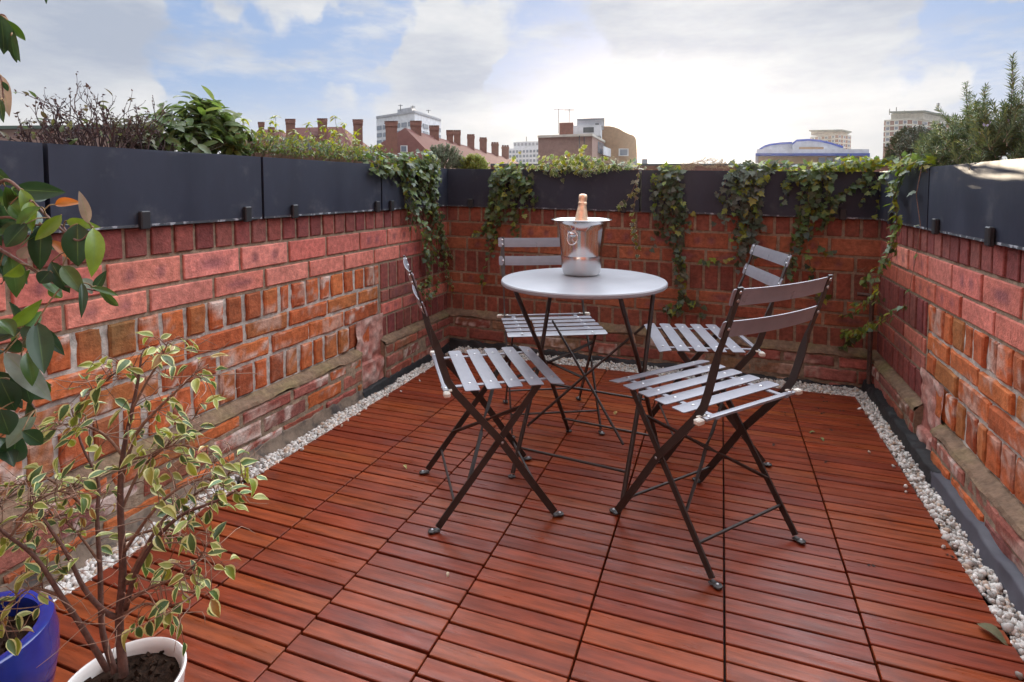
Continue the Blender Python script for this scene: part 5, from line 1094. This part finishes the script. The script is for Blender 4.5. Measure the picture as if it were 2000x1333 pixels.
# blue roofed hall
FB = unit(ray(1575, 365)*np.array((1, 1, 0)))
bh = house('sports_hall', 'low hall with curved bright blue roof edge on the right skyline', 1590, 70); L = np.array(bh.location); a, b = (1480, 70), (1690, 70)
blk(bh, 'wall', BM['tan'], [a, b, (1690, 90), (1480, 90)], GZ, zz(305, 70)); blk(bh, 'fascia', BM['blue'], [(1474, 69.3), (1697, 69.3), (1697, 90.5), (1474, 90.5)], zz(305.5, 70), zz(300.5, 70)); blk(bh, 'roof', BM['white'], [(1476, 69.6), (1695, 69.6), (1690, 90), (1480, 90)], zz(300.5, 70), zz(294.5, 72))
for k in range(6): face(bh, 'window', BM['glass'], a, b, .555+.074*k, .615+.074*k, zz(322, 70), zz(308, 70), .1, .08)
arc1 = [(1483, 290.5), (1492, 285), (1504, 281), (1525, 278.5), (1547, 277.5)]; arc2 = [(1548, 279), (1556, 273), (1580, 271.6), (1600, 273.2), (1622, 278), (1647, 286)]
for nm, arc, d in (('vault', arc1, 75), ('vault', arc2, 74)):
    mb = MB(); mb.prism(([at(x, y+2.5, d) for x, y in arc]+[at(arc[-1][0], 297, d), at(arc[0][0], 297, d)])[::-1], FB*10); v = mb.build(nm, BM['white'], bh, org=L)
    mb = MB(); mb.prism(([at(x, y, d-.4) for x, y in arc]+[at(x, y+3.6, d-.4) for x, y in arc[::-1]])[::-1], FB*11); mb.build('roof_edge', BM['blue'], v, org=L)
face(bh, 'panel', BM['tan'], (1559, 73.8), (1606, 73.8), 0, 1, zz(293.5, 73.8), zz(288, 73.8), .05)
# tower blocks
def tower(label, xl, xc, xr, dc, dl, dr, ytop, roof, fl, nl, nr, top2):
    t = house('tower_block', label, xc, dc, group='tower blocks on the skyline'); a, b, c = (xl, dl), (xc, dc), (xr, dr); back = ((xl+xr)/2+8, dc+28)
    blk(t, 'wall', BM['redbrick'], [a, b, c, back], GZ, zz(ytop, dc)); z = zz(ytop, dc); h = fl/CF*dc
    for k in range(5):
        zz0 = z-h*k; mb = MB(); P = [np.array((*ft_(x, d), zz0-.22*h)) for x, d in ((xl-.4, dl-.4), (xc, dc-.5), (xr+.4, dr-.4), back)]; mb.prism(P, (0, 0, .24*h)); mb.build('floor_band', BM['cream'], t, org=np.array(t.location))
        for (p, q, n) in ((a, b, nl), (b, c, nr)):
            for j in range(n): face(t, 'window', BM['wframe'], p, q, (j+.22)/n, (j+.72)/n, zz0-.92*h, zz0-.26*h, .15, .1, BM['glass'])
    x0, x1 = top2; blk(t, 'penthouse', BM['cream'], [(x0+4, dc+3), (xc+(x1-xc)*.3, dc+1), (x1-8, dr+1), back], z, zz(roof+4.5, dc)); blk(t, 'roof_slab', BM['green'], [(x0, dc), (xc+(x1-xc)*.35, dc-2.5), (x1, dr-1), (back[0], back[1]+2)], zz(roof+4.5, dc), zz(roof+2.2, dc)); return t
t1 = tower('taller brick and white tower block behind the dark bush near the right edge', 1722, 1772, 1864, 168, 172, 182, 233, 217, 10.8, 3, 5, (1731, 1857)); mast(t1, 1826, 220, 203, 170, 2, .15); mast(t1, 1732, 226, 214, 172, 0, .12); mast(t1, 1745, 226, 211, 172, 0, .12); mast(t1, 1761, 224, 217, 172, 0, .1)
tower('smaller tower block rising behind the blue roofed hall', 1580, 1632, 1659, 210, 222, 216, 263, 253, 8.0, 4, 3, (1577, 1660))
# ------------------------------------------------------------------ city haze
mb = MB(); mb.box((0, 110, 12), (520, 300, 56)); hz = mb.build('haze', bpy.data.materials.new('haze_air')); m = hz.data.materials[0]; m.use_nodes = True; nt = m.node_tree; nt.nodes.clear()
o_ = nt.nodes.new('ShaderNodeOutputMaterial'); v_ = nt.nodes.new('ShaderNodeVolumePrincipled'); nt.links.new(v_.outputs[0], o_.inputs['Volume'])
v_.inputs['Color'].default_value = (.93, .94, .97, 1); v_.inputs['Density'].default_value = HAZE; v_.inputs['Anisotropy'].default_value = .74; tag(hz, kind='stuff', label='pale haze in the air over the city', cat='haze')
